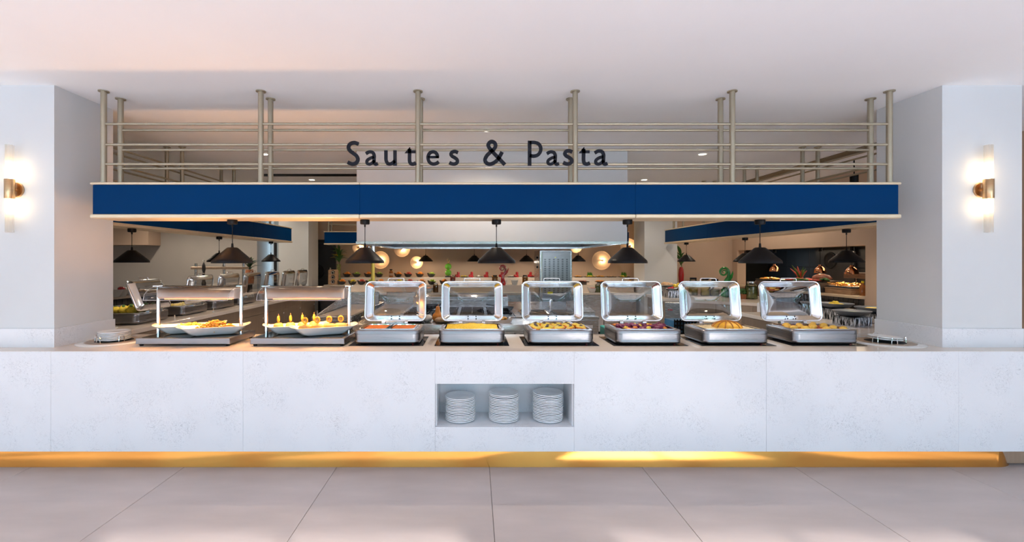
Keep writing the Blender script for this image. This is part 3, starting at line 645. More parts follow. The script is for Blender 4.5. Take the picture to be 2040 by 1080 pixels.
# left row food
nest = lump('noodle_nest', 'yellow_noodle', 3, (.052, .052, .045), .10, 8); lf = MB().ball((0, 0, 0), (.022, .014, .010), 8, 5, .2, rr).mesh('herb', 'leaf', 60)
for i in range(3):
    for j in range(4):
        o = inst(nest[(i + j) % 3], 'noodle_nest', None, (-4.0 + .085 * i, LEFTY[0] - .18 + .115 * j, TOP + .148), rr.uniform(0, 6)); tag(o, 'yellow noodle nest topped with green herb in the nearest left dish', 'noodles', 'noodle nests in the nearest left dish')
        inst(lf, 'herb', o, (0, 0, .045))
for k, (mt, nm, cat) in enumerate([('yellow_noodle', 'pasta_salad', 'pasta'), ('pale_rice', 'creamed_rice', 'rice'), ('pumpkin', 'carrot_mash', 'vegetables'), ('meat', 'meat_stew', 'stew'), ('leaf', 'green_vegetables', 'vegetables'), ('garlic', 'white_rice', 'rice')]):
    bed(nm, mt, ['yellow pasta', 'pale creamed rice', 'orange carrot', 'brown stew', 'green vegetable', 'white rice'][k] + ' filling the %s chafing dish of the left row' % ORD[k + 1], cat, (-3.90, LEFTY[k + 1], TOP + .066), PW, PD_, .05, .010, .02, R(90), seed=20 + k, nx=26, ny=18)
pin_me = MB().lathe([(0, 0), (.016, 0), (.016, .004), (.005, .008), (.005, .052), (.008, .056), (0, .060)], 12).mesh('card_holder', 'chrome', 50)
for k, y in enumerate(LEFTY[:5]):
    o = inst(pin_me, 'card_holder', None, (-3.575, y + .17, TOP)); tag(o, 'tiny chrome card stand beside the %s dish of the left row' % ORD[k], 'stand', 'chrome card stands')

# ================================================================== HEATED DISPLAY UNITS
def build_warmer():
    t = thing('heated_display', 'x', 'food warmer'); w, d = .777, .44
    MB().cbox(-w / 2, w / 2, 0, d, .016, .066, .004).build('base', 'steel_h', t)
    MB().cbox(-w / 2 + .03, w / 2 - .03, .03, d - .03, .066, .0685, .001).build('hot_plate', 'black_glass', t)
    for x in (-w / 2 + .03, w / 2 - .03):
        for y in (.03, d - .03): MB().lathe([(0, 0), (.014, 0), (.016, .017), (0, .017)], 12, (x, y, 0)).build('foot', 'black_metal', t, 40)
    for s in (-1, 1):
        MB().cyl((s * .362, .235, .066), (s * .362, .235, .488), .0155, n=16).build('post', 'chrome', t, 40)
        MB().cbox(s * .362 - .028, s * .362 + .028, .20, .27, .478, .490, .003).build('post_cap', 'chrome', t)
    hd = MB(); hd.prism([(.180, .462), (.290, .462), (.300, .452), (.300, .395), (.285, .375), (.190, .375), (.172, .392), (.172, .452)], -.330, .330, 'x'); h = hd.build('lamp_housing', 'hood_enamel', t)
    MB().box(-.29, .29, .205, .265, .370, .374).build('heat_lamp', 'heat_element', h)
    arc = [(.255, .486), (.215, .484), (.165, .478), (.115, .466), (.075, .446), (.050, .418), (.036, .375)]; vs = []; fs = []
    for s in (-.352, .352):
        for y, z in arc: vs.append((s, y, z))
    n_ = len(arc)
    for i in range(n_ - 1): fs.append((i, i + 1, n_ + i + 1, n_ + i))
    gl = MB().add(vs, fs).build('glass_guard', 'smoke_glass', t, 60)
    for s in (-.352, .352): MB().tube([(s, y, z) for y, z in arc], .0022, 6).build('glass_edge', 'chrome', gl, 50)
    MB().tube([(-.352, .036, .375), (.352, .036, .375)], .0022, 6).build('glass_edge', 'chrome', gl, 50)
    tb = MB(); tb.cbox(-.36, .36, .225, .262, .466, .480, .003); tb.build('top_rail', 'steel', t)
    return t
WM = build_warmer(); WX = [-2.403, -1.459]; WY = 3.72
for k, x in enumerate(WX):
    o = WM if k == 0 else dup(WM, (x, WY, TOP)); o.location = (x, WY, TOP)
    tag(o, ['steel heated display with curved glass guard, over the platters of pasta', 'steel heated display with curved glass guard, over the skewered sandwiches'][k], 'food warmer', 'heated displays on the front counter')
    light('heat_light', 'AREA', 10.5, (1.0, .46, .11), (x, WY + .235, TOP + .366), None, (0, 0, 0), shape='RECTANGLE', size=.58, size_y=.06, spread=R(130))
for x in WX: light('added_uplight', 'AREA', 7.5, (1.0, .50, .20), (x, WY + .235, TOP + .50), None, (R(180), 0, 0), shape='RECTANGLE', size=.58, size_y=.05)  # up-light added to warm the ceiling; the housing is closed on top
def build_boat():
    b = MB(); L = []
    def sec(w, l, z, up): # one level of an oblong boat whose ends sweep up
        out = []
        for x, y in rrect(l, w, w * .30, 5): out.append((x, y, z + up * (abs(x) / (l / 2)) ** 3))
        return out
    b.loft([sec(.10, .30, 0, .004), sec(.13, .37, .008, .008), sec(.185, .52, .050, .028), sec(.195, .56, .054, .034), sec(.190, .550, .057, .034), sec(.176, .50, .050, .028), sec(.12, .35, .014, .008)], True, True)
    o = b.build('serving_boat', 'porcelain', None, 60); return o
bt = build_boat(); BOATS = []
for k, (u_, n_) in enumerate([(0, 'rear platter'), (0, 'front platter'), (1, 'rear platter'), (1, 'front platter')]):
    o = bt if k == 0 else bt.copy()
    if k: C.objects.link(o)
    f = k % 2
    o.location = (WX[u_] + (-.105 if not f else .165), WY + (.275 if not f else .175), TOP + .0687); o.rotation_euler = (0, 0, R(24))
    tag(o, ['white oblong platter of pasta, behind and left of the other', 'white oblong platter heaped with pasta in front', 'white oblong platter of sandwiches, behind and left of the other', 'white oblong platter of ring-topped sandwiches in front'][k], 'platter', 'white oblong platters under the heat lamps'); BOATS.append(o)
# pasta heaps: short curly strands, too many to count
for k in (0, 1):
    rr = random.Random(40 + k); b = MB()
    for i in range(520):
        x = rr.gauss(0.02, .085); y = rr.gauss(0, .032); x = max(-.19, min(.20, x)); y = max(-.062, min(.062, y))
        z = .030 + rr.uniform(0, 1) * (.095 if k else .060) * math.exp(-(x / .15) ** 2 - (y / .06) ** 2)
        a = rr.uniform(0, 6.3); l = rr.uniform(.012, .022); cv = rr.uniform(-.012, .012); tz = rr.uniform(-.006, .010)
        d = Vector((math.cos(a), math.sin(a), 0)); s_ = Vector((-d.y, d.x, 0)); c_ = Vector((x, y, z))
        b.tube([c_ - d * l - Vector((0, 0, tz)), c_ + s_ * cv, c_ + d * l + Vector((0, 0, tz))], .0045, 5)
    o = b.build('pasta_heap', 'pasta', None, 60, BOATS[k].location); o.rotation_euler = BOATS[k].rotation_euler; tag(o, ['short curly pasta on the rear platter of the left display', 'tall heap of curly pasta on the front left platter'][k], 'pasta', kind='stuff')
sw = thing('mini_sandwich', 'x', 'sandwich')
MB().lathe([(0, 0), (.034, 0), (.038, .006), (.037, .014), (0, .015)], 18, sx=1.5).build('bun_base', 'bun', sw, 50)
MB().lathe([(0, .014), (.039, .014), (.041, .019), (.038, .024), (0, .024)], 14, sx=1.5).build('filling', 'yellow_noodle', sw, 50)
MB().lathe([(.038, .023), (.037, .034), (.026, .045), (0, .050)], 18, sx=1.5).build('bun_top', 'bun', sw, 60)
MB().cyl((0, 0, .03), (0, 0, .128), .0022, n=6).build('stick', 'wood', sw, 40)
rg = MB(); rg.tube([(.020 * math.cos(a), 0, .082 + .022 * math.sin(a)) for a in [2 * math.pi * i / 20 for i in range(21)]], .0075, 8); rg.build('onion_ring', 'omelette', sw, 60)
MB().ball((0, 0, .082), (.009, .006, .010), 8, 6).build('olive', 'bun', sw, 60)
first = True
for k in (2, 3):
    for j in range(4):
        M = BOATS[k].matrix_basis @ Vector((-.155 + .098 * j, 0, .046)); rz = R(24) + R(75 if k == 2 else -28)
        if first: o = sw; o.location = M; o.rotation_euler = (0, 0, rz); first = False
        else: o = dup(sw, M, rz)
        tag(o, 'toasted mini sandwich on a pick, %s from the left on the %s' % (ORD[j], 'rear platter' if k == 2 else 'front platter'), 'sandwich', 'skewered mini sandwiches')

# ================================================================== PLATES
def plate_mesh(rad, mat, n=40):
    p = [(0, .003), (rad * .58, .003), (rad * .64, .0), (rad * .68, .002), (rad * .985, .0110), (rad, .0120), (rad, .0185), (rad * .985, .0195), (rad * .70, .008), (rad * .62, .006), (0, .006)]
    return MB().lathe(p, n).mesh('dinner_plate', mat, 40)
NUM = ['zero', 'one', 'two', 'three', 'four', 'five', 'six', 'seven', 'eight', 'nine', 'ten', 'eleven', 'twelve', 'thirteen', 'fourteen', 'fifteen', 'sixteen', 'seventeen', 'eighteen']
pm1 = plate_mesh(.1215, 'porcelain_blue')
rr = random.Random(5)
for s, (px, cnt, w) in enumerate([(917, 15, 'left'), (1003.5, 17, 'middle'), (1091.5, 17, 'right')]):
    x = xat(px, 3.69); z = NZ0 + .0005
    for k in range(cnt):
        o = inst(pm1, 'dinner_plate', None, (x + rr.uniform(-.0015, .0015), 3.69 + rr.uniform(-.0015, .0015), z), 0); z += .0125 + (.002 if k % 5 == 4 else 0)
        fromtop = cnt - 1 - k
        if fromtop == 0: tag(o, 'topmost white dinner plate of the %s stack in the counter niche' % w, 'plate', 'plates in the niche, ' + w + ' stack')
        else: tag(o, 'white plate, %s below the top one, in the %s stack of the counter niche' % (NUM[fromtop], w), 'plate', 'plates in the niche, ' + w + ' stack')
pm2 = plate_mesh(.118, 'porcelain')
def dispenser(label, x, y, R0, base=TOP):
    t = thing('plate_dispenser', label, 'plate dispenser', (x, y, base))
    MB().lathe([(.160, 0), (R0, 0), (R0 + .002, .004), (R0 - .006, .010), (.200, .011), (.165, .008)], 48, cap0=True).build('ring_plate', 'porcelain', t, 40)
    MB().lathe([(.135, .0112), (.205, .0112), (.200, .0128), (.140, .0128)], 48).build('steel_ring', 'steel_warm', t, 40)
    MB().cyl((0, 0, .0110), (0, 0, .0122), .138, n=40).build('well', 'dark_gap', t)
    for a in (200, 255, 330, 75):
        ca, sa = math.cos(R(a)), math.sin(R(a)); r_ = .131; b = MB(); P = []
        for q in range(11):
            f_ = q / 10; off = .020 * math.cos(math.pi * (1 - f_)); zz = .012 + .050 * min(1, math.sin(math.pi * f_) * 1.6)
            P.append((r_ * ca - sa * off, r_ * sa + ca * off, zz))
        b.tube(P, .0032, 6); b.build('wire_guide', 'chrome', t, 50)
    return t
dispenser('round white plate dispenser with wire guides at the left end of the counter', -3.135, 3.935, .262)
for k in range(6):
    o = inst(pm2, 'dinner_plate', None, (-3.135 + .002 * (k % 2), 3.935, TOP + .0128 + .0125 * k)); tag(o, ['plate in the low stack of the left counter dispenser, under the top plate', 'top plate of the low stack in the left counter dispenser'][k == 5], 'plate', 'plates in the left dispenser')
dispenser('round white plate dispenser with wire guides at the right end of the counter', 3.53, 3.885, .262)
for k in range(2):
    o = inst(pm2, 'dinner_plate', None, (3.53, 3.885, TOP + .024 + .014 * k)); tag(o, ['lower white plate in the right counter dispenser', 'upper white plate lying tilted in the right counter dispenser'][k], 'plate', 'plates in the right dispenser'); o.rotation_euler = (R(0), R(3), 0)
dispenser('small round plate dispenser behind the left wall, before the noodle nests', -3.93, 4.63, .22)

# ================================================================== SIDE COUNTERS
def cabinet_run(name, label, x_face, y0, y1, facing, door_w, mat='steel_warm', depth=.62):
    """row of steel cabinets facing the kitchen; facing = +1 looks toward +X, -1 toward -X"""
    n = max(1, round((y1 - y0) / door_w)); w = (y1 - y0) / n
    for k in range(n):
        t = thing(name, label % ORD[k], 'cabinet', (x_face, y0 + w * k, 0), group=label.split(',')[0] + 's')
        a, b_ = (-depth, -.02) if facing > 0 else (.02, depth)
        MB().box(a, b_, .002, w - .002, .09, .868).build('body', mat, t)
        MB().box(min(a, b_) + .06, max(a, b_) - .06, .004, w - .004, 0, .09).build('kick', 'black_metal', t)
        f0, f1 = (-.02, 0) if facing > 0 else (0, .02)
        MB().cbox(f0, f1, .004, w - .004, .745, .862, .003).build('drawer', mat, t)
        d_ = MB().cbox(f0, f1, .004, w - .004, .10, .738, .003).build('door', mat, t)
        s = 1 if facing > 0 else -1
        MB().lathe([(0, 0), (.018, 0), (.016, .012), (.008, .016), (0, .016)], 14).xf(Matrix.Translation((f1 if facing > 0 else f0, w - .06, .66)) @ Matrix.Rotation(R(90) * s, 4, 'Y')).build('lock', 'chrome', d_, 50)
cabinet_run('steel_cabinet', 'warm steel cabinet under the left dish row, %s from the front', -3.52, 4.40, 9.98, 1, .80)
lw = MB().cbox(-4.18, -3.49, 4.335, 10.0, .870, TOP, .003).build('worktop', 'quartz_warm_lit'); tag(lw, 'polished stone worktop carrying the left row of chafing dishes', 'worktop')
# right side: near counter with risers, behind the right wall
cabinet_run('steel_cabinet', 'steel cabinet under the slate bowls on the right, %s from the front', 3.66, 4.40, 6.2, -1, .90)
rw = MB().cbox(3.63, 4.40, 4.335, 6.2, .870, TOP, .003).build('worktop', 'quartz_warm_lit'); tag(rw, 'polished worktop with mirrored risers behind the right wall', 'worktop')
riser_me = MB().cbox(-.5, .5, -.5, .5, 0, 1, .01).mesh('display_riser', 'painted_mirror_ripple')
def riser(label, x, y, w, h, rz=0):
    o = inst(riser_me, 'display_riser', None, (x, y, TOP), rz, (w, w, h)); tag(o, label, 'riser', 'rippled mirror risers'); return o
bowl_p = [(0, .0), (.06, .0), (.12, .012), (.165, .050), (.172, .062), (.166, .062), (.115, .020), (.06, .010), (0, .010)]
slate = MB().lathe(bowl_p, 36).mesh('slate_bowl', 'slate_ceramic', 50)
def slate_bowl(label, p, sc=1.0, food=None):
    o = inst(slate, 'slate_bowl', None, p, 0, (sc, sc, sc)); tag(o, label, 'bowl', 'slate grey bowls on the risers')
    return o
rr = random.Random(77)
def nibbles(name, mat, label, cat, c, r, n, size, seed=1, group=None, h=.02):
    rr = random.Random(seed); ms = [MB().ball((0, 0, 0), size, 8, 6, .18, rr).mesh(name, mat, 60) for _ in range(3)]
    for k in range(n):
        a = rr.uniform(0, 6.28); q = r * math.sqrt(rr.uniform(0, 1))
        o = inst(ms[k % 3], name, None, (c[0] + q * math.cos(a), c[1] + q * math.sin(a), c[2] + h * (1 - (q / r) ** 2) * rr.uniform(.3, 1)), rr.uniform(0, 6)); tag(o, label, cat, group or (name.replace('_', ' ') + 's ' + label.split(' in ')[-1]))
for lab, px, py, Y, w, food in [('front slate bowl with a low mound of green dip', 1697, 630, 4.95, .24, 'leaf'), ('slate bowl piled with yellow peppers beside the last lid', 1666, 614, 5.45, .26, 'yellow_fruit'), ('slate bowl cut off by the right wall', 1740, 623, 5.1, .22, 'yellow_fruit'), ('slate bowl of orange carrot seen through the last glass lid', 1626, 612, 5.75, .24, 'pumpkin')]:
    p = at(px, py, Y); h = p.z - TOP
    riser('rippled mirror block under the ' + lab.replace('slate bowl', 'bowl', 1), p.x, Y, w, h, R(12)); slate_bowl(lab, (p.x, Y, p.z), 1.0)
    b = MB(); b.lathe([(.115, .020), (.10, .040), (.06, .058 if food != 'leaf' else .045), (0, .064 if food != 'leaf' else .048)], 24); o = b.build('bowl_filling', food, None, 60, (p.x, Y, p.z)); tag(o, {'leaf': 'green dip in the front slate bowl', 'yellow_fruit': 'yellow pepper salad in the slate bowl ' + ('beside the last lid' if px < 1700 else 'cut off by the wall'), 'pumpkin': 'orange carrot salad in the bowl behind the last lid'}[food], 'salad', kind='stuff')
p = at(1666, 614, 5.45)
nibbles('pepper_strip', 'yellow_fruit', 'yellow pepper strip heaped in the slate bowl by the last lid', 'vegetable', (p.x, p.y, p.z + .055), .05, 8, (.03, .014, .012), 3, h=.03)

# angled island counter on the right with jars
isl = thing('island_counter', 'angled counter of brown steel with a white stone end, right of the kitchen', 'counter', (0, 0, 0))
IA, IB = Vector((3.50, 8.37)), Vector((4.76, 7.42)); iu = (IB - IA).normalized(); iv = Vector((-iu.y, iu.x))
def ipoly(g): return [tuple(IA + iv * g), tuple(IB + iv * g), (5.55, 8.30), (5.45, 9.45 - g), (3.58 + g, 9.45 - g)]
MB().prism(ipoly(0.0), .870, TOP, 'z').build('top', 'quartz_warm_lit', isl)
MB().prism(ipoly(.03), .06, .869, 'z').build('body', 'steel_warm', isl)
ih = math.atan2(iu.y, iu.x)
for k in range(2):
    o = MB().cbox(0, .545, -.028, .0, .08, .865, .003).build('door', 'steel_warm', isl); q_ = IA + iu * (.32 + .55 * k) + iv * .03; o.location = (q_.x, q_.y, 0); o.rotation_euler = (0, 0, ih)
o = MB().cbox(-.10, .02, -.012, .30, .56, TOP + .002, .003).build('stone_end', 'quartz', isl); o.location = (IB.x, IB.y, 0); o.rotation_euler = (0, 0, ih)
fr_ = thing('undercounter_fridge', 'blue-lit steel fridge front at the near end of the island counter', 'fridge', (3.50, 8.30, 0), math.atan2(-.88, 1.17))
MB().cbox(0, .29, .0, .06, .02, .86, .004).build('door', 'steel', fr_)
MB().tube([(.26, -.02, .3), (.26, -.02, .6)], .007, 6).build('handle', 'chrome', fr_, 50)
dsp = MB(); dsp.box(.06, .075, -.004, 0, .715, .735); dsp.box(.09, .105, -.004, 0, .715, .735); dsp.box(.115, .13, -.004, 0, .715, .735); dsp.build('display', 'red_plastic', fr_)
def jar(label, p, r, h, fill, lid='steel', n=18, group=None, fillh=.82):
    t = thing('glass_jar', label, 'jar', p, group=group)
    MB().lathe([(0, .0), (r * .92, .0), (r, .012), (r, h * .72), (r * .86, h * .82), (r * .70, h * .88), (r * .72, h * .93)], n).build('jar_body', 'jar_glass', t, 50)
    MB().lathe([(0, .006), (r * .86, .008), (r * .92, .02), (r * .92, h * .70 * fillh / .82), (r * .5, h * .76 * fillh / .82), (0, h * .76 * fillh / .82)], n).build('contents', fill, t, 60)
    MB().lathe([(0, h), (r * .74, h), (r * .76, h * .93), (r * .74, h * .90)], n).build('jar_lid', lid, t, 40)
    return t
def on(px, Y): return Vector((xat(px, Y), Y, TOP))
jar('large glass jar of green pickles beside the rightmost lid', on(1497, 8.3), .102, .32, 'pickle')
jar('glass jar of red and yellow pickles behind the fifth lid', on(1461, 8.65), .085, .315, 'red_fruit')
for k, px in enumerate([1381, 1405, 1424]):
    jar('glass jar of %s above the fifth lid handle' % ['green olives', 'yellow pickles', 'chopped pickles'][k], on(px, 9.15 - .1 * k), .085, .36 - .01 * k, ['pickle', 'yellow_fruit', 'pickle'][k], 'black_metal')
hp = thing('herb_pot', 'small terracotta pot of green herbs beside the pickle jar', 'plant', on(1481, 8.35))
MB().lathe([(0, 0), (.058, 0), (.070, .085), (.062, .085), (.060, .07), (0, .07)], 18).build('pot', 'terracotta', hp, 40)
b = MB(); q = random.Random(4)
for k in range(60): b.ball((q.gauss(0, .034), q.gauss(0, .034), .09 + q.uniform(0, .09)), (.018, .013, .011), 6, 4, .2, q)
b.build('herbs', 'leaf', hp, 60)['kind'] = 'stuff'
nibbles('small_onion', 'garlic', 'small pale onion beside the large pickle jar', 'vegetable', tuple(on(1513, 8.35) + Vector((0, 0, .022))), .05, 5, (.030, .030, .024), 9, h=.002)
def curl(name, label, p, h, mat, flip=1):
    t = thing(name, label, 'sculpture', p)
    P = [(0, 0, 0), (.01, 0, .05), (0, 0, .12), (-.012, 0, .20), (0, 0, .29), (.035, 0, .36), (.075, 0, .42), (.085, 0, .50)]; rs = [.075, .085, .07, .055, .045, .040, .034, .030]
    for i in range(1, 22):
        a = -.25 + i * .52; q = .105 * (1 - i / 25); P.append((-.02 + q * math.cos(a), 0, .53 + q * math.sin(a) * 1.0)); rs.append(.030 * (1 - i / 30))
    s = h / .66
    b = MB(); b.tube([Vector((x * flip * s, y * s, z * s)) for x, y, z in P], [r * s for r in rs], 12); b.build('curl', mat, t, 60)
    w = MB(); w.tube([Vector((x * flip * s, 0, z * s)) for x, z in [(.01, .33), (.07, .36), (.13, .42), (.165, .50), (.17, .55)]], [.040 * s, .045 * s, .035 * s, .018 * s, .004 * s], 10); w.build('fin', mat, t, 60)
curl('glass_sculpture', 'green curled glass sculpture on the island counter', on(1444, 8.75), .60, 'green_glass')
# cocktail plates at the far end of the island
for k, (px, py, Y, nm) in enumerate([(1328, 570, 9.0, 'bread'), (1348, 574, 8.9, 'yellow_fruit')]):
    p = at(px, py, Y)
    o = inst(riser_me, 'display_riser', None, (p.x, Y, TOP), .3, (.20, .20, p.z - TOP)); tag(o, 'rippled mirror riser by the right column under %s' % ['bread', 'yellow fruit'][k], 'riser', 'rippled mirror risers')
    o = MB().lathe([(0, 0), (.07, 0), (.14, .02), (.145, .026), (.07, .010), (0, .010)], 24).build('plate', 'porcelain', None, 50, p); tag(o, 'white plate of %s on a riser by the right column' % ['bread', 'yellow fruit'][k], 'plate')
    nibbles('bread_roll' if k == 0 else 'fruit_piece', nm, ['brown bread roll', 'yellow fruit piece'][k] + ' in the plate by the right column', ['bread', 'fruit'][k], (p.x, p.y, p.z + .03), .09, 9, (.045, .036, .030), 12 + k, h=.05)
p = at(1338, 578, 8.6); o = MB().lathe([(0, 0), (.05, 0), (.10, .03), (.105, .036), (.05, .012), (0, .012)], 20).build('bowl', 'porcelain', None, 50, p); tag(o, 'small white bowl of red fruit under the bread riser', 'bowl')
nibbles('strawberry', 'red_glaze', 'red strawberry in the small bowl by the right column', 'fruit', (p.x, p.y, p.z + .025), .06, 8, (.024, .024, .022), 15, h=.03)
o = inst(riser_me, 'display_riser', None, (p.x, p.y, TOP), 0, (.22, .22, max(.02, p.z - TOP))); tag(o, 'low mirror riser under the small bowl of red fruit', 'riser', 'rippled mirror risers')

# ================================================================== HOT PASS IN THE RIGHT WALL
ps = MB().cbox(5.93, XR + 1.2, 7.0, 10.38, PZ0 - .04, PZ0, .003).build('pass_shelf', 'champagne_trim'); tag(ps, 'long stone shelf of the hot pass in the right wall', 'shelf')
bt_me = MB().cbox(0, .008, .002, .098, .002, .098, .002).mesh('tile', 'black_tile')
wk = bpy.data.objects['wall_kitchen_right']
for j in range(26):
    for k in range(4): inst(bt_me, 'tile', wk, (XR - .009, 7.0 + .1 * j, .62 + .1 * k))
lampm = thing('heat_lamp', 'x', 'lamp')
MB().lathe([(0, .46), (.030, .46), (.030, .39), (0, .39)], 16).build('mount', 'black_metal', lampm, 40)
MB().cyl((0, 0, .13), (0, 0, .40), .005, n=8).build('cord', 'black_metal', lampm, 40)
MB().lathe([(0, .150), (.026, .150), (.030, .118), (.044, .108), (.070, .082), (.088, .050), (.095, .0), (.090, .0), (.082, .048), (.04, .10), (0, .11)], 28).build('shade', 'copper', lampm, 40)
MB().ball((0, 0, .03), (.035, .035, .03), 12, 8).build('bulb', 'bulb', lampm, 60)
for k, (px, lab) in enumerate([(1543, 'copper heat lamp partly behind the right front pendant'), (1634, 'copper heat lamp hanging over the pink roast'), (1697, 'copper heat lamp over the fries, below the black pendant')]):
    y = 6.28 * F / (px - PX); o = lampm if k == 0 else dup(lampm, (6.28, y, PZ1 - .46)); o.location = (6.28, y, PZ1 - .46); tag(o, lab, 'lamp', 'copper heat lamps')
    light('heat_lamp_light', 'SPOT', 30, (1.0, .62, .30), (6.28, y, PZ1 - .475), None, (0, 0, 0), spot_size=R(130), spot_blend=.5, shadow_soft_size=.03)
light('pass_ceiling_light', 'AREA', 14, (1.0, .80, .58), (XR + .75, 8.8, PZ1 - .01), None, (0, 0, 0), shape='RECTANGLE', size=.5, size_y=2.6)
def tray(name, label, c, w, d, h, mat, rz=0, cat='tray'):
    b = MB(); b.loft([loop3(w - .03, d - .03, .02, 0, 3), loop3(w, d, .025, h, 3), loop3(w - .012, d - .012, .02, h, 3), loop3(w - .04, d - .04, .015, .01, 3)]); o = b.build(name, mat, None, 40, c); o.rotation_euler = (0, 0, rz); tag(o, label, cat); return o
yf = 7.52                                   # fries tray
b = thing('wooden_crate', 'wooden box stand under the tray of fries', 'crate', (6.2, yf, PZ0), R(90))
MB().cbox(-.27, .27, -.16, .16, 0, .09, .004).build('box', 'wood', b); MB().cbox(-.28, .28, -.165, .165, .085, .10, .003).build('top_board', 'wood', b)
tray('fries_tray', 'dark tray heaped with golden fries in the hot pass', (6.2, yf, PZ0 + .10), .54, .30, .03, 'slate_ceramic', R(90))
q = random.Random(8); fm = MB().cbox(-.045, .045, -.006, .006, -.006, .006, .001).mesh('french_fry', 'fries')
for k in range(70):
    o = inst(fm, 'french_fry', None, (6.2 + q.gauss(0, .06), yf + max(-.24, min(.24, q.gauss(0, .12))), PZ0 + .125 + q.uniform(0, .055)), 0, None, (q.uniform(-.4, .4), q.uniform(-.4, .4), q.uniform(0, 3.1))); tag(o, 'golden french fry in the heap on the dark tray', 'french fry', 'french fries in the hot pass')
sh = thing('wall_shelf', 'dark wooden shelf on steel legs behind the fries', 'shelf', (6.85, 7.75, PZ0), R(90))
MB().cbox(-.75, .45, -.15, .15, .24, .34, .004).build('board', 'wood_dark', sh)
for x in (-.65, -.15, .35): MB().cyl((x, 0, 0), (x, 0, .24), .012, n=8).build('leg', 'steel', sh, 40)
bo = thing('sauce_bottle', 'amber sauce bottle at the end of the hot pass', 'bottle', (6.12, 7.12, PZ0)); MB().lathe([(0, 0), (.04, 0), (.042, .01), (.042, .15), (.018, .18), (.016, .20), (0, .20)], 16).build('bottle', 'amber', bo, 50); MB().cyl((0, 0, .20), (0, 0, .23), .018, n=12).build('cap', 'yellow_card', bo, 40)
# platters of meat
def platter_food():
    y1 = 8.03; y2 = 8.57
    st = MB(); st.cbox(5.98, 6.5, y1 - .22, y1 + .22, PZ0, PZ0 + .17, .004); o = st.build('display_block', 'wood_dark'); tag(o, 'dark wooden block under the roast meat platter', 'block')
    tray('meat_platter', 'black platter of pink roast meat and red peppers', (6.22, y1, PZ0 + .17), .44, .42, .025, 'black_ceramic', R(90), 'platter')
    o = MB().ball((0, 0, 0), (.10, .20, .075), 18, 12, .05, random.Random(2)).build('roast_joint', 'roast', None, 60, (6.22, y1 + .06, PZ0 + .24)); tag(o, 'large pink roast joint on the black platter', 'meat')
    nibbles('red_pepper_cube', 'red_fruit', 'red pepper piece in front of the roast joint', 'vegetable', (6.06, y1 - .02, PZ0 + .20), .09, 26, (.022, .022, .016), 21, h=.02)
    nibbles('parsley_sprig', 'leaf', 'green parsley sprig beside the roast joint', 'herb', (6.12, y1 - .14, PZ0 + .21), .06, 10, (.03, .024, .016), 22, h=.04)
    st = MB(); st.cbox(5.98, 6.55, y2 - .30, y2 + .32, PZ0, PZ0 + .15, .004); o = st.build('display_block', 'wood_dark'); tag(o, 'dark wooden block under the red shellfish platter', 'block')
    tray('meat_platter', 'black platter of red meat slices around the lobster garnish', (6.24, y2 + .01, PZ0 + .15), .60, .50, .025, 'black_ceramic', R(90), 'platter')
    nibbles('meat_slice', 'red_meat', 'red meat slice laid around the lobster garnish', 'meat', (6.2, y2, PZ0 + .18), .22, 40, (.05, .035, .014), 23, h=.05)
    nibbles('salad_leaf', 'leaf', 'green salad leaf between the red meat slices', 'salad', (6.12, y2 - .1, PZ0 + .19), .16, 16, (.045, .03, .012), 24, h=.03)
    lb = thing('lobster_garnish', 'tall spiky red and green garnish rising from the meat platter', 'garnish', (6.22, y2 + .05, PZ0 + .20)); q = random.Random(31)
    for k in range(12):
        a = q.uniform(0, 6.28); ln = q.uniform(.16, .27); sp = q.uniform(.3, .9); P = [(0, 0, 0), (math.cos(a) * ln * sp * .4, math.sin(a) * ln * sp * .4, ln * .5), (math.cos(a) * ln * sp, math.sin(a) * ln * sp, ln)]
        MB().tube(P, [.024, .018, .005], 6).build('spike', 'red_fruit' if k % 3 else 'leaf', lb, 60)
    y3 = 6.15 * F / (1536 - PX)
    tray('hot_tray', 'tray of orange glazed food under the farthest copper lamp', (6.15, y3, PZ0 + .14), .5, .36, .03, 'black_ceramic', R(90))
    st = MB().cbox(5.98, 6.5, y3 - .26, y3 + .26, PZ0, PZ0 + .14, .004).build('display_block', 'wood_dark'); tag(st, 'dark wooden block under the farthest hot tray', 'block')
    nibbles('glazed_piece', 'fries', 'orange glazed piece on the farthest hot tray', 'food', (6.12, y3, PZ0 + .175), .17, 22, (.05, .03, .02), 25, h=.02)
platter_food()

# ================================================================== LEFT BACK BAR
bb = thing('back_bar', 'back bar with a stone shelf and black tiles at the far left', 'bar', (-5.0, 5.6, 0))
MB().box(-.60, -.012, 0, 4.6, 0, 1.085).build('body', 'dark_gap', bb)
MB().cbox(-.62, .03, 0, 4.6, 1.085, 1.125, .003).build('shelf_top', 'quartz_warm_lit', bb)
for j in range(30):
    for k in range(4): inst(bt_me, 'tile', bb, (-.012, .02 + .1 * j, .68 + .1 * k))
wb = MB().lathe([(0, 0), (.04, 0), (.05, .01), (.105, .10), (.11, .105), (.10, .10), (.05, .02), (0, .02)], 24).mesh('white_bowl', 'porcelain', 50)
for k, (px, Y, lab) in enumerate([(229, 6.15, 'white bowl of cream next to the left wall edge'), (242, 6.25, 'white bowl holding a red berry, far left back bar'), (262, 6.6, 'white bowl on the left back bar nearest the open lid')]):
    o = inst(wb, 'white_bowl', None, (xat(px, Y), Y, 1.125)); tag(o, lab, 'bowl', 'white bowls on the left back bar')
    if k == 1: b = MB().ball((0, 0, 0), (.05, .05, .04), 10, 7, .06, rr).build('berry', 'red_glaze', None, 60, (xat(px, Y), Y, 1.125 + .10)); tag(b, 'red berry in the white bowl on the left back bar', 'fruit')
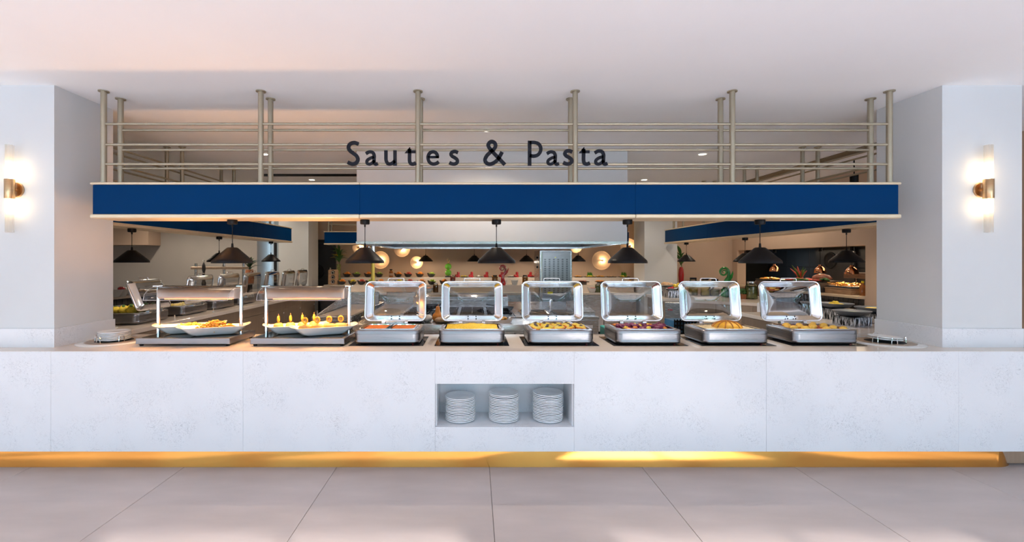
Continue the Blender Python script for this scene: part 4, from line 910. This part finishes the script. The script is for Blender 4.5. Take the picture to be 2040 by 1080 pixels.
for k, y in enumerate([7.0, 7.4, 7.8]): tray('serving_tray', 'steel tray of pastries on the left back bar, %s behind the bowls' % ORD[k], (-5.3, y, 1.125), .42, .30, .02, 'steel')
nibbles('pastry', 'bun', 'golden pastry on the trays of the left back bar', 'pastry', (-5.3, 7.05, 1.15), .12, 10, (.04, .03, .02), 61)
bw = MB().cbox(-5.0, -4.97, 5.62, 6.4, .86, 1.0, .003).build('menu_board', 'white_card', None); tag(bw, 'grey card leaning on the black tiles behind the noodle nests', 'card')
gn = thing('serving_gantry', 'steel serving gantry with a long heated bar against the grey left wall', 'gantry', (-5.75, 9.3, 1.125))
MB().cbox(-.02, 1.05, -.12, .12, .32, .37, .004).build('bar', 'steel_warm', gn)
for x in (.02, .60, 1.0): MB().cyl((x, 0, 0), (x, 0, .44), .028, n=12).build('post', 'steel', gn, 40)
ut = thing('pepper_mill', 'tall black pepper mill standing under the gantry bar', 'pepper mill', (-5.42, 9.05, 1.125)); MB().lathe([(0, 0), (.04, 0), (.042, .05), (.028, .10), (.030, .20), (.022, .26), (.034, .32), (.03, .40), (.012, .46), (0, .47)], 16).build('mill', 'black_ceramic', ut, 50); MB().ball((0, 0, .49), .02, 10, 6).build('knob', 'chrome', ut, 60)
# leafy plants
def leaf_mesh(l, w, mat):
    vs = []; fs = []; n = 6
    for i in range(n + 1):
        f_ = i / n; ww = w * math.sin(math.pi * min(1, f_ * .92 + .06)) ; z = .35 * l * f_ - .45 * l * f_ * f_
        vs += [(-ww / 2, l * f_, z + ww * .2), (0, l * f_, z), (ww / 2, l * f_, z + ww * .2)]
    for i in range(n):
        a = i * 3; fs += [(a, a + 1, a + 4, a + 3), (a + 1, a + 2, a + 5, a + 4)]
    return MB().add(vs, fs).mesh('leaf', mat, 60)
def plant(t, z0_, n, l, spread, mat, seed, stem=True, ht=.25):
    q = random.Random(seed); ms = [leaf_mesh(l * s, l * s * .22, mat) for s in (1, .8, .65)]
    for k in range(n):
        a = q.uniform(0, 6.28); z = z0_ + q.uniform(0, ht)
        o = inst(ms[k % 3], 'leaf', t, (math.cos(a) * .012, math.sin(a) * .012, z), 0, None, (R(q.uniform(5, 65)), 0, a))
    if stem: MB().tube([(0, 0, z0_ - .25), (0.01, 0, z0_), (0, .01, z0_ + ht)], .008, 6).build('stem', mat, t, 50)
pt = thing('potted_plant', 'bushy green plant in an orange terracotta vase at the left back bar', 'plant', (xat(497, 9.9), 9.9, 1.125))
MB().lathe([(0, 0), (.085, 0), (.095, .10), (.085, .22), (.075, .30), (.070, .30), (.078, .2), (0, .2)], 20).build('pot', 'terracotta', pt, 50); plant(pt, .30, 34, .26, 1, 'leaf_dark', 5, True, .12)

# ================================================================== HOOD AND COOKING RANGE
hd = thing('extractor_hood', 'huge white boxed extractor hood over the kitchen range with a steel rim', 'hood', (-1.51, 5.8, 0))
HW, HD_ = 3.476, 2.5
hb = MB(); hb.box(0, HW, 0, .02, 1.868, CEIL); hb.box(0, HW, HD_ - .02, HD_, 1.868, CEIL); hb.box(0, .02, .02, HD_ - .02, 1.868, CEIL); hb.box(HW - .02, HW, .02, HD_ - .02, 1.868, CEIL); hb.build('casing', 'paint', hd)
st = MB()
for x0, x1, y0, y1 in [(-.01, HW + .01, -.01, .06), (-.01, HW + .01, HD_ - .06, HD_ + .01), (-.01, .06, .06, HD_ - .06), (HW - .06, HW + .01, .06, HD_ - .06)]: st.box(x0, x1, y0, y1, 1.838, 1.870)
st.build('steel_rim', 'steel', hd)
MB().box(.06, HW - .06, .06, HD_ - .06, 1.93, 1.96).build('filter_bed', 'steel_warm', hd)
for k in range(6): MB().cbox(.12 + .55 * k, .12 + .55 * k + .50, .75, 1.75, 1.90, 1.93, .004).build('filter', 'steel', hd)
MB().cbox(2.2, 3.38, .12, .22, 1.90, 1.928, .004).build('light_strip', 'tube_lamp', hd)
MB().cbox(.5, 1.6, .12, .22, 1.90, 1.928, .004).build('light_strip', 'tube_lamp', hd)
light('hood_light', 'AREA', 40, (.74, .88, 1.0), (1.1, 6.4, 1.89), None, (0, 0, 0), shape='RECTANGLE', size=1.6, size_y=.4)
light('hood_light', 'AREA', 14, (.90, .92, 1.0), (-.6, 6.4, 1.89), None, (0, 0, 0), shape='RECTANGLE', size=1.2, size_y=.4)
pp = thing('yellow_gas_pipe', 'vertical yellow gas pipe with a steel valve beside the hood', 'pipe', (xat(743, 6.75), 6.75, 0)); MB().cyl((0, 0, 0), (0, 0, 1.72), .026, n=14).build('pipe', 'yellow_pipe', pp, 40); MB().cyl((0, 0, 1.72), (0, 0, 1.838), .034, n=12).build('valve', 'steel', pp, 40); MB().tube([(0, 0, 1.75), (-.03, -.05, 1.79), (-.05, -.06, 1.83)], .008, 6).build('lever', 'chrome', pp, 50)
RT = .905
def unit(name, label, x0, x1, y0=5.80, y1=7.9, cat='range', mat='steel'):
    t = thing(name, label, cat, (x0, y0, 0)); w = x1 - x0; d_ = y1 - y0
    MB().box(.004, w - .004, .02, d_, .10, RT - .04).build('body', mat, t)
    MB().cbox(0, w, -.01, d_, RT - .04, RT, .004).build('top', mat, t)
    MB().cbox(.006, w - .006, 0, .02, RT - .20, RT - .05, .003).build('control_panel', mat, t)
    n = max(1, round(w / .55))
    for k in range(n): 
        dd = MB().cbox(.006 + w / n * k, w / n * (k + 1) - .006, 0, .02, .12, RT - .21, .003).build('door', mat, t)
        MB().tube([(w / n * k + .06, -.03, RT - .26), (w / n * (k + 1) - .06, -.03, RT - .26)], .007, 6).build('handle', 'chrome', dd, 50)
    for x in (.06, w - .06): MB().cyl((x, .10, 0), (x, .10, .10), .025, n=10).build('leg', 'steel', t, 40)
    return t, w, d_
t, w, d_ = unit('griddle', 'steel griddle with a raised side splash at the left end of the range', -2.09, -1.575)
MB().cbox(.07, w - .02, .06, 1.6, RT, RT + .006, .002).build('griddle_plate', 'steel_warm', t)
b = MB(); b.prism([(.08, RT), (1.70, RT), (1.70, RT + .20), (1.55, RT + .20), (.08, RT + .015)], .035, .06, 'x'); b.build('side_splash', 'steel', t)
MB().cbox(.05, w - .005, 1.66, 1.70, RT, RT + .20, .003).build('back_splash', 'steel', t)
MB().cyl((.05, .05, RT), (.05, .05, RT + .07), .012, n=10).build('spout', 'chrome', t, 40)
t, w, d_ = unit('griddle', 'steel griddle with a blue oval badge, right of the yellow pipe', -1.455, -.95)
MB().cbox(.02, w - .05, .06, 1.6, RT, RT + .006, .002).build('griddle_plate', 'steel_warm', t)
MB().cbox(.005, w - .02, 1.66, 1.70, RT, RT + .20, .003).build('back_splash', 'steel', t)
MB().lathe([(0, 0), (.045, 0), (.042, .008), (0, .010)], 20, sy=.45).xf(Matrix.Translation((.08, 0, RT - .12)) @ Matrix.Rotation(R(90), 4, 'X')).build('badge', 'badge_blue', t, 50)
t, w, d_ = unit('gas_range', 'steel gas range with black pan supports in the middle of the kitchen', -.94, .52)
for i in range(4):
    for j in range(2):
        g = MB(); cx_, cy_ = .18 + .365 * i, .30 + .46 * j
        for a in range(0, 180, 45): g.box(-.15, .15, -.006, .006, .016, .030)
        g = MB()
        for dx in (-.14, 0, .14): g.box(cx_ + dx - .006, cx_ + dx + .006, cy_ - .19, cy_ + .19, RT + .012, RT + .028); g.box(cx_ - .16, cx_ + .16, cy_ + dx * 1.2 - .006, cy_ + dx * 1.2 + .006, RT + .012, RT + .028)
        g.box(cx_ - .16, cx_ - .15, cy_ - .19, cy_ - .18, RT, RT + .015); g.box(cx_ + .15, cx_ + .16, cy_ + .18, cy_ + .19, RT, RT + .015)
        g.build('pan_support', 'black_metal', t)
b = MB(); b.cbox(0, w, 1.15, 1.60, RT, RT + .16, .004); b.cbox(.05, w - .05, 1.13, 1.16, RT + .04, RT + .12, .003); b.build('rear_shelf', 'steel', t)
for k in range(6): MB().lathe([(0, 0), (.022, 0), (.018, .025), (0, .026)], 14).xf(Matrix.Translation((.15 + .23 * k, 0, RT - .12)) @ Matrix.Rotation(R(90), 4, 'X')).build('knob', 'black_metal', t, 40)
fp_me = MB().lathe([(0, 0), (.10, 0), (.125, .04), (.130, .045), (.122, .042), (.10, .006), (0, .006)], 28).mesh('pan_body', 'black_metal', 40)
def frying_pan(label, p, rz):
    t = thing('frying_pan', label, 'pan', p, rz, 'black frying pans on the range'); inst(fp_me, 'pan_body', t); MB().tube([(.12, 0, .035), (.22, 0, .055), (.32, 0, .06)], .010, 8).build('handle', 'black_metal', t, 50)
frying_pan('black frying pan on the range between second and third lid', (.42, 6.28, RT + .029), R(140))
frying_pan('black frying pan on the range between first and second lid', (-.62, 6.60, RT + .029), R(40))
t, w, d_ = unit('fryer_unit', 'steel fryer unit with sunken wells at the right of the range', .53, 1.60)
for k in range(2):
    q = MB(); x0 = .10 + .46 * k
    q.loft([[(x, y, RT + .006) for x, y in rrect(.40, .55, .03, 3, x0 + .2, .45)], [(x, y, RT + .012) for x, y in rrect(.42, .57, .03, 3, x0 + .2, .45)], [(x, y, RT + .012) for x, y in rrect(.36, .50, .03, 3, x0 + .2, .45)], [(x, y, RT + .002) for x, y in rrect(.34, .48, .03, 3, x0 + .2, .45)]], False, True); q.build('well', 'chrome', t, 40)
MB().tube([(.52, .45, RT), (.52, .45, RT + .16), (.52, .40, RT + .20), (.52, .30, RT + .18)], .012, 8).build('tap', 'chrome', t, 50)
b = MB(); b.prism([(.10, RT), (.80, RT), (.80, RT + .13), (.10, RT + .05)], w - .26, w - .02, 'x'); b.build('angled_tray', 'steel', t)
MB().cbox(w - .18, w - .08, -.004, .002, RT - .15, RT - .11, .001).build('badge', 'white_card', t)
# steel prep shelf behind the front counter with its food
pr = thing('prep_shelf', 'long steel prep shelf just behind the front counter', 'shelf', (-1.22, 4.52, 0))
MB().cbox(0, 2.24, 0, .50, .90, .982, .004).build('top', 'steel', pr)
for x in (.05, 1.12, 2.19):
    for y in (.05, .45): MB().cyl((x, y, 0), (x, y, .90), .02, n=10).build('leg', 'steel', pr, 40)
zt = .982
p = at(808, 645, 4.72); tray('meat_tray', 'tray of sliced red meat behind the first lid', (p.x, 4.74, zt), .40, .28, .022, 'black_ceramic')
nibbles('red_meat_slice', 'red_meat', 'raw red meat slice on the tray behind the first lid', 'meat', (p.x - .02, 4.72, zt + .02), .13, 20, (.05, .035, .012), 51, h=.015)
nibbles('lettuce_leaf', 'grass_green', 'curly green lettuce leaf on the tray behind the first lid', 'salad', (p.x + .10, 4.78, zt + .03), .08, 12, (.04, .035, .014), 52, h=.03)
x_ = xat(852, 4.74); o = MB().ball((0, 0, 0), (.055, .045, .04), 12, 8, .10, rr).build('garlic_bulb', 'garlic', None, 60, (x_, 4.72, zt + .038)); tag(o, 'pale garlic bulb between the first and second lid', 'garlic')
x_ = xat(872, 4.78); pk = thing('pumpkin', 'orange pumpkin with a curved neck between first and second lid', 'pumpkin', (x_, 4.8, zt)); MB().lathe([(0, 0), (.05, .005), (.065, .04), (.05, .075), (.03, .09), (.022, .13), (.018, .155), (0, .16)], 18).build('gourd', 'pumpkin', pk, 60); MB().cyl((0, 0, .155), (.01, 0, .18), .007, n=6).build('stalk', 'wood', pk, 40)
for k, px in enumerate([882, 893]): o = MB().ball((0, 0, 0), (.085, .05, .032), 14, 8, .05, rr).build('bread_loaf', 'bread', None, 60, (xat(px, 4.70), 4.66 + .13 * k, zt + .03)); tag(o, ['front crusty bread loaf behind the rice dish lid', 'rear crusty bread loaf behind the rice dish lid'][k], 'bread')
p = xat(986, 4.72); tray('roast_tray', 'steel tray of roast vegetables behind the rice dish lid', (p, 4.76, zt), .36, .28, .035, 'chrome')
nibbles('roast_vegetable', 'fries', 'roast vegetable piece in the steel tray behind the rice dish', 'vegetable', (p, 4.76, zt + .03), .12, 20, (.03, .022, .018), 53, h=.02)
# crates between range and island
def crate(label, x, y, mat, z=0):
    t = thing('plastic_crate', label, 'crate', (x, y, z), group='plastic crates on the kitchen floor')
    for k in range(4): MB().cbox(0, .55, 0, .36, .002 + .18 * k, .17 + .18 * k, .01).build('crate_box', mat[k % len(mat)], t)
crate('stack of blue and green plastic crates right of the fryer unit', 1.78, 6.05, ['blue_plastic', 'black_metal', 'blue_plastic', 'green_plastic'])
pc = thing('perforated_basket', 'stack of black perforated baskets in front of the blue fridge', 'basket', (2.70, 6.1, 0))
MB().box(.02, .58, .02, .36, 0, .80).build('liner', 'blue_plastic', pc)
g = MB()
for k in range(15): g.box(0, .60, 0, .015, .02 + .055 * k, .045 + .055 * k)
for k in range(16): g.box(.04 * k - .004 if k else 0, .04 * k + .012, 0, .012, 0, .83)
g.build('mesh_front', 'black_metal', pc)
# combi oven
ov = thing('combi_oven', 'tall steel oven with rows of vent slots in its back panel', 'oven', (xat(1075, 8.6), 8.6, 0)); OW = xat(1140, 8.6) - xat(1075, 8.6)
MB().cbox(0, OW, .012, .75, .10, 1.82, .01).build('body', 'steel', ov)
MB().cbox(.045, OW - .035, 0, .014, .60, 1.80, .006).build('rear_panel', 'steel_h', ov)
sl = MB()
for i in range(6):
    for j in range(19): x = .105 + .083 * i; z = 1.645 - .0345 * j; sl.box(x - .017, x + .017, -.003, .0, z - .006, z + .006)
so_ = sl.build('vent_slots', 'dark_gap', ov); so_['kind'] = 'stuff'
MB().box(.15, .25, -.004, 0, .985, 1.03).build('warning_card', 'yellow_card', ov); MB().box(.29, .31, -.004, 0, 1.675, 1.69).build('sticker', 'yellow_card', ov)
MB().cyl((.04, .006, .6), (.04, .006, 1.8), .016, n=10).build('corner_pipe', 'chrome', ov, 40)
for z in (1.68, 1.50): MB().ball((-.03, .10, z), .022, 8, 6).build('side_knob', 'black_metal', ov, 60)
MB().tube([(-.03, .10, 1.72), (-.03, .10, 1.46)], .008, 6).build('side_bar', 'steel', ov, 50)
for x in (.06, OW - .06):
    for y in (.1, .65): MB().cyl((x, y, 0), (x, y, .10), .02, n=8).build('leg', 'steel', ov, 40)

# ================================================================== BACK COUNTER
S1Y, S1Z = 10.32, 1.072            # lower step
S2Y, S2Z = 10.62, 1.232            # upper shelf
bc = thing('back_counter', 'long stepped back counter with two display shelves along the rear wall', 'counter', (0, 9.9, 0))
MB().cbox(-3.40, 3.60, 0, .80, .872, TOP, .003).build('top', 'quartz_warm_lit', bc)
MB().cbox(-3.40, 3.60, S1Y - 9.9 - .13, .85, TOP, S1Z, .003).build('lower_step', 'quartz_warm_lit', bc)
MB().cbox(-3.40, 3.60, S2Y - 9.9 - .12, 1.02, S1Z, S2Z, .003).build('upper_step', 'quartz_warm_lit', bc)
MB().box(-3.38, -2.2, .03, .78, .05, .872).build('tiled_front', 'black_tile', bc)
for k in range(8): MB().cbox(-2.19 + .72 * k, -2.19 + .72 * k + .71, .02, .76, .06, .870, .004).build('fridge_door', 'steel', bc)
# bowls of fruit
bowl_b = MB().loft([[(x * s, y * s, z + up * max(0, -x) * 3) for x, y in rrect(.20, .17, .08, 5)] for s, z, up in ((.40, 0, 0), (.75, .025, .02), (1.0, .075, .09), (.96, .077, .09), (.70, .032, .02), (.2, .02, 0))]).mesh('fruit_bowl', 'black_ceramic', 60)
FR = {'orange': MB().ball((0, 0, 0), .032, 8, 6).mesh('orange', 'orange_fruit', 60), 'apple': MB().ball((0, 0, 0), (.031, .031, .028), 8, 6).mesh('green_apple', 'green_fruit', 60), 'lemon': MB().ball((0, 0, 0), (.036, .027, .027), 8, 6).mesh('lemon', 'yellow_fruit', 60), 'peach': MB().ball((0, 0, 0), .031, 8, 6).mesh('red_peach', 'red_fruit', 60)}
NM = {'orange': 'orange', 'apple': 'green_apple', 'lemon': 'lemon', 'peach': 'red_peach'}
rr = random.Random(90)
def fruit_bowl(px, Y, Z, kind, label):
    x = xat(px, Y); o = inst(bowl_b, 'fruit_bowl', None, (x, Y, Z), rr.uniform(-.3, .3)); tag(o, label, 'bowl', 'black fruit bowls on the back shelves')
    for k in range(9):
        a = 2 * math.pi * k / 6 + rr.uniform(-.2, .2); q = .058 if k < 5 else .025
        f_ = inst(FR[kind], NM[kind], None, (x + q * math.cos(a) * 1.05 + .008, Y + q * math.sin(a) * .9, Z + (.066 if k < 5 else .098)), rr.uniform(0, 6)); tag(f_, NM[kind].replace('_', ' ') + ' in the ' + label.split(', ')[1].replace('on the', 'bowl,'), 'fruit', label)
U = [(691, 'orange'), (710, 'apple'), (733, 'orange'), (755, 'apple'), (793, 'orange'), (813, 'peach'), (836, 'orange'), (859, 'apple')]
Lw = [(681, 'orange'), (702, 'lemon'), (720, 'peach'), (737, 'apple'), (758, 'orange'), (794, 'lemon'), (816, 'peach'), (839, 'orange'), (860, 'apple'), (884, 'orange')]
PL = {'orange': 'oranges', 'apple': 'green apples', 'lemon': 'lemons', 'peach': 'red peaches'}
for k, (px, kd) in enumerate(U): fruit_bowl(px, S2Y, S2Z, kd, 'black bowl of %s, %s from the left on the upper shelf' % (PL[kd], ORD[k]))
for k, (px, kd) in enumerate(Lw): fruit_bowl(px, S1Y - .02, S1Z, kd, 'black bowl of %s, %s from the left on the lower shelf' % (PL[kd], ORD[k]))
def bottle(name, label, px, Y, Z, r, h, mat, cap='black_metal', cat='jar'):
    t = thing(name, label, cat, (xat(px, Y), Y, Z)); MB().lathe([(0, 0), (r, 0), (r * 1.02, .01), (r, h * .66), (r * .6, h * .78), (r * .55, h * .88), (0, h * .88)], 16).build('body', mat, t, 50)
    MB().lathe([(0, h), (r * .75, h), (r * .78, h * .90), (r * .7, h * .87)], 14).build('cap', cap, t, 40)
    MB().lathe([(r * 1.03, h * .22), (r * 1.04, h * .23), (r * 1.04, h * .48), (r * 1.03, h * .49)], 16).build('paper_label', 'wood', t, 40)
bottle('storage_jar', 'amber jar with a black cap between the fruit bowls', 779, S2Y - .02, S2Z, .045, .19, 'amber')
bottle('storage_jar', 'brown jar on the back counter next to the first lid', 845, 9.98, TOP, .045, .20, 'amber')
jar('clear jar of spiced fruit on the counter below the fruit bowls', Vector((xat(868, 9.98), 9.98, TOP)), .060, .21, 'amber', 'steel')
jar('clear jar of red spice at the right end of the fruit bowls', Vector((xat(902, 10.26), 10.26, S1Z)), .060, .23, 'red_fruit', 'steel_warm')
jar('clear jar of orange fruit left of the red curl sculpture', Vector((xat(986, 10.26), 10.26, S1Z)), .066, .22, 'pumpkin', 'black_metal')
jar('clear jar of orange fruit right of the red curl sculpture', Vector((xat(1046, 10.26), 10.26, S1Z)), .066, .22, 'pumpkin', 'black_metal')
jar('clear jar of mixed pickles right of the oven', Vector((xat(1191, 9.98), 9.98, TOP)), .062, .20, 'pickle', 'steel')
# boat-shaped white bowls
boat_s = MB().loft([[(x * s, y * s, z + up * (x / .12) ** 2) for x, y in rrect(.24, .13, .06, 5)] for s, z, up in ((.45, 0, 0), (.8, .04, .01), (1.0, .085, .035), (.95, .085, .035), (.7, .04, .01), (.2, .02, 0))]).mesh('white_boat_bowl', 'porcelain', 60)
for k, (px, Y, Z, lab, fr__) in enumerate([(853, 10.02, TOP, 'white boat bowl of oranges beside the clear spice jar', 'orange'), (1180, 10.0, TOP, 'white boat bowl of salad right of the oven', 'peach')]):
    o = inst(boat_s, 'white_boat_bowl', None, (xat(px, Y), Y, Z), .2); tag(o, lab, 'bowl', 'white boat bowls')
    for j in range(4): f_ = inst(FR[fr__], NM[fr__], None, (xat(px, Y) - .05 + .033 * j, Y, Z + .075), j); tag(f_, NM[fr__].replace('_', ' ') + ' in the white boat bowl ' + ['beside the clear spice jar', 'right of the oven'][k], 'fruit', 'fruit in the white boat bowls')
sqb = MB().loft([loop3(.10, .10, .02, 0, 3), loop3(.16, .16, .03, .105, 3), loop3(.15, .15, .028, .105, 3), loop3(.09, .09, .02, .02, 3)]).mesh('square_bowl', 'porcelain', 40)
for k, px in enumerate([929, 949, 971, 1004, 1025, 1068]):
    o = inst(sqb, 'square_bowl', None, (xat(px, S1Y - .02), S1Y - .02, S1Z)); tag(o, 'white square bowl, %s from the left on the lower shelf behind the lids' % ORD[k], 'bowl', 'white square bowls on the back shelf')
rd = thing('red_canister', 'x', 'canister'); MB().lathe([(0, 0), (.036, 0), (.040, .02), (.030, .06), (.034, .09), (.030, .125), (0, .13)], 14).build('tall_jar', 'red_glaze', rd, 50); MB().ball((-.045, -.02, .035), (.034, .034, .034), 10, 7).build('ball_jar', 'red_glaze', rd, 60)
for k, px in enumerate([913, 940, 970, 1000, 1030, 1057]):
    P = (xat(px, S2Y), S2Y, S2Z); o = rd if k == 0 else dup(rd, P); o.location = P; tag(o, 'glossy red canister pair, %s from the left on the upper shelf' % ORD[k], 'canister', 'red canisters on the upper shelf')
for k, px in enumerate([925, 955, 985, 1018, 1062]):
    o = tray('dark_slab', 'black slab of small bites, %s from the left between red canisters' % ORD[k], (xat(px, S2Y - .02), S2Y - .02, S2Z), .18, .16, .016, 'black_ceramic')
    nibbles('canape', ['yellow_fruit', 'garlic', 'fries', 'garlic', 'red_fruit'][k], 'small canape on the %s black slab of the upper shelf' % ORD[k], 'canape', (xat(px, S2Y - .02), S2Y - .02, S2Z + .022), .07, 7, (.017, .017, .014), 70 + k)
curl('glass_sculpture', 'red curled glass sculpture standing on the back counter', Vector((xat(1002, 10.18), 10.18, S1Z - .0)), .47, 'red_glass')
ga = thing('apple_sculpture', 'two stacked green glass apples with a gold top beside the fruit bowls', 'sculpture', (xat(893, 10.56), 10.56, S2Z))
MB().cbox(-.07, .07, -.05, .05, 0, .03, .004).build('block', 'black_ceramic', ga); MB().ball((0, 0, .105), (.078, .078, .075), 18, 12).build('apple', 'green_glaze', ga, 60); MB().ball((0, 0, .25), (.078, .078, .075), 18, 12).build('apple', 'green_glaze', ga, 60)
for k in range(5): MB().tube([(0, 0, .32), (.02 * math.cos(k * 1.3), .02 * math.sin(k * 1.3), .37), (.035 * math.cos(k * 1.3) * (1 - k * .1), .03 * math.sin(k * 1.3), .40 + .012 * k)], [.008, .006, .002], 6).build('gold_leaf', 'gold_leafy', ga, 60)
# right part of the back counter
grass = MB(); q = random.Random(6)
for k in range(90): x, y = q.uniform(-.05, .05), q.uniform(-.05, .05); grass.add([(x - .004, y, .05), (x + .004, y, .05), (x + q.uniform(-.01, .01), y + q.uniform(-.01, .01), .05 + q.uniform(.05, .085))], [(0, 1, 2)])
for k, px in enumerate([1175, 1243]):
    t = thing('wheatgrass_pot', ['square pot of wheatgrass on the upper shelf next to the oven', 'square pot of wheatgrass on the upper shelf by the right column'][k], 'plant', (xat(px, S2Y + .1), S2Y + .1, S2Z)); MB().cbox(-.055, .055, -.055, .055, 0, .055, .004).build('pot', 'grass_green', t); g_o = grass.build('grass', 'grass_green', t) if k == 0 else inst(g_o.data, 'grass', t); g_o['kind'] = 'stuff'
for k, (px, w, mt, Y, Z) in enumerate([(1152, .20, 'fries', S2Y - .04, S2Z), (1175, .28, 'yellow_fruit', S2Y - .04, S2Z), (1196, .22, 'fries', S2Y - .04, S2Z), (1217, .24, 'bread', S2Y - .04, S2Z), (1243, .26, 'yellow_fruit', S2Y - .04, S2Z)  , (1162, .26, 'meat', S1Y - .03, S1Z), (1196, .24, 'pumpkin', S1Y - .03, S1Z), (1255, .22, 'fries', S1Y - .03, S1Z)]):
    x = xat(px, Y); z = Z
    if k >= 5:
        o = MB().cbox(-w / 2 * .5, w / 2 * .5, -.06, .06, 0, .06, .003).build('stand', 'wood_dark', None, None, (x, Y, Z)); tag(o, 'low dark stand on the lower back shelf, %s right of the oven' % ORD[k - 5], 'stand'); z += .06
    tray('buffet_tray', 'black tray of buffet bites, %s from the oven on the %s shelf' % (ORD[k] if k < 5 else ORD[k - 5], 'upper' if k < 5 else 'lower'), (x, Y, z), w, .18, .018, 'black_ceramic')
    nibbles('buffet_bite', mt, 'bite of food on the %s tray from the oven, %s shelf' % (ORD[k] if k < 5 else ORD[k - 5], 'upper' if k < 5 else 'lower'), 'food', (x, Y, z + .02), w * .36, 12, (.022, .018, .014), 80 + k, h=.015)
o = MB().cbox(-.09, .09, -.01, .01, 0, .085, .002).build('menu_card', 'white_card', None, None, (xat(1219, S1Y - .06), S1Y - .06, S1Z)); tag(o, 'white menu card standing on the lower back shelf right of the oven', 'card')
# wooden rack with three round openings
wr_ = thing('wooden_rack', 'upright wooden rack with three round glass holders at the left of the fruit', 'rack', (xat(664, 10.3), 10.3, S1Z))
MB().cbox(-.115, .115, -.03, .03, 0, .345, .02).build('board', 'wood', wr_)
for k in range(3):
    MB().cyl((0, -.034, .07 + .105 * k), (0, -.029, .07 + .105 * k), .046, n=22).build('round_opening', 'dark_gap', wr_, 40)
    MB().tube([(.03 * math.cos(a), -.045, .065 + .105 * k + .03 * math.sin(a)) for a in [2 * math.pi * i / 14 for i in range(15)]], .006, 6).build('glass_rim', 'chrome', wr_, 60)
# vase with tall foliage
vs_ = thing('flower_vase', 'tall slim glass vase of green and yellow foliage left of the fruit bowls', 'vase', (xat(675, 10.42), 10.42, S1Z))
MB().lathe([(0, 0), (.05, 0), (.06, .02), (.035, .20), (.040, .42), (.052, .47), (.048, .47), (.030, .2), (0, .03)], 20).build('vase', 'pickle', vs_, 50); plant(vs_, .50, 44, .27, 1, 'leaf', 15, True, .26); plant(vs_, .52, 8, .20, 1, 'yellow_fruit', 16, False, .2)
# flower behind the right column
fv = thing('flower_vase', 'red vase with green leaves half hidden behind the right column', 'vase', (xat(1357, 10.2), 10.2, 0)); MB().lathe([(0, 0), (.12, 0), (.12, .9), (.04, .95), (.05, 1.15), (.06, 1.3), (.05, 1.42), (.03, 1.48), (0, 1.48)], 20).build('vase', 'red_glaze', fv, 50); plant(fv, 1.5, 14, .34, 1, 'leaf', 25, True, .22)
# round wall lamps
def wall_lamp(label, px, py, r):
    p = at(px, py, 11.0); t = thing('wall_lamp', label, 'lamp', (p.x, 11.0, p.z), group='round glowing wall lamps on the rear wall')
    M = Matrix.Rotation(R(90), 4, 'X')
    MB().lathe([(0, .004), (r * .86, .004), (r * .93, .008), (r * .97, .015), (r * 1.0, .015), (r * 1.0, .0)], 40).xf(M).build('dish', 'beige_paint', t, 40)
    MB().cyl((0, -.09, 0), (0, -.105, 0), .030, n=20).build('cap', 'brass', t, 40)
    MB().cyl((0, 0, 0), (0, -.05, 0), .012, n=10).build('stem', 'brass', t, 40)
    MB().ball((0, -.070, 0), (.020, .016, .020), 12, 8).build('bulb', 'bulb', t, 60)
    light('wall_lamp_light', 'POINT', 3.2, (1.0, .66, .32), (p.x + .022, 11.0 - .036, p.z), None, shadow_soft_size=.012)
for a in [('round glowing wall lamp half hidden by the blue rear canopy at left', 716, 493, .17), ('round glowing wall lamp behind the left front pendant', 758, 518, .22), ('round glowing wall lamp cut by the hood edge, left of centre', 801, 496, .20), ('small bright round wall lamp above the oranges', 830, 523, .155), ('round glowing wall lamp above the far pendant right of the oven', 1147, 492, .15), ('largest round glowing wall lamp right of the oven', 1198, 519, .235), ('round glowing wall lamp behind the pendant next to the right column', 1252, 491, .20)]: wall_lamp(*a)
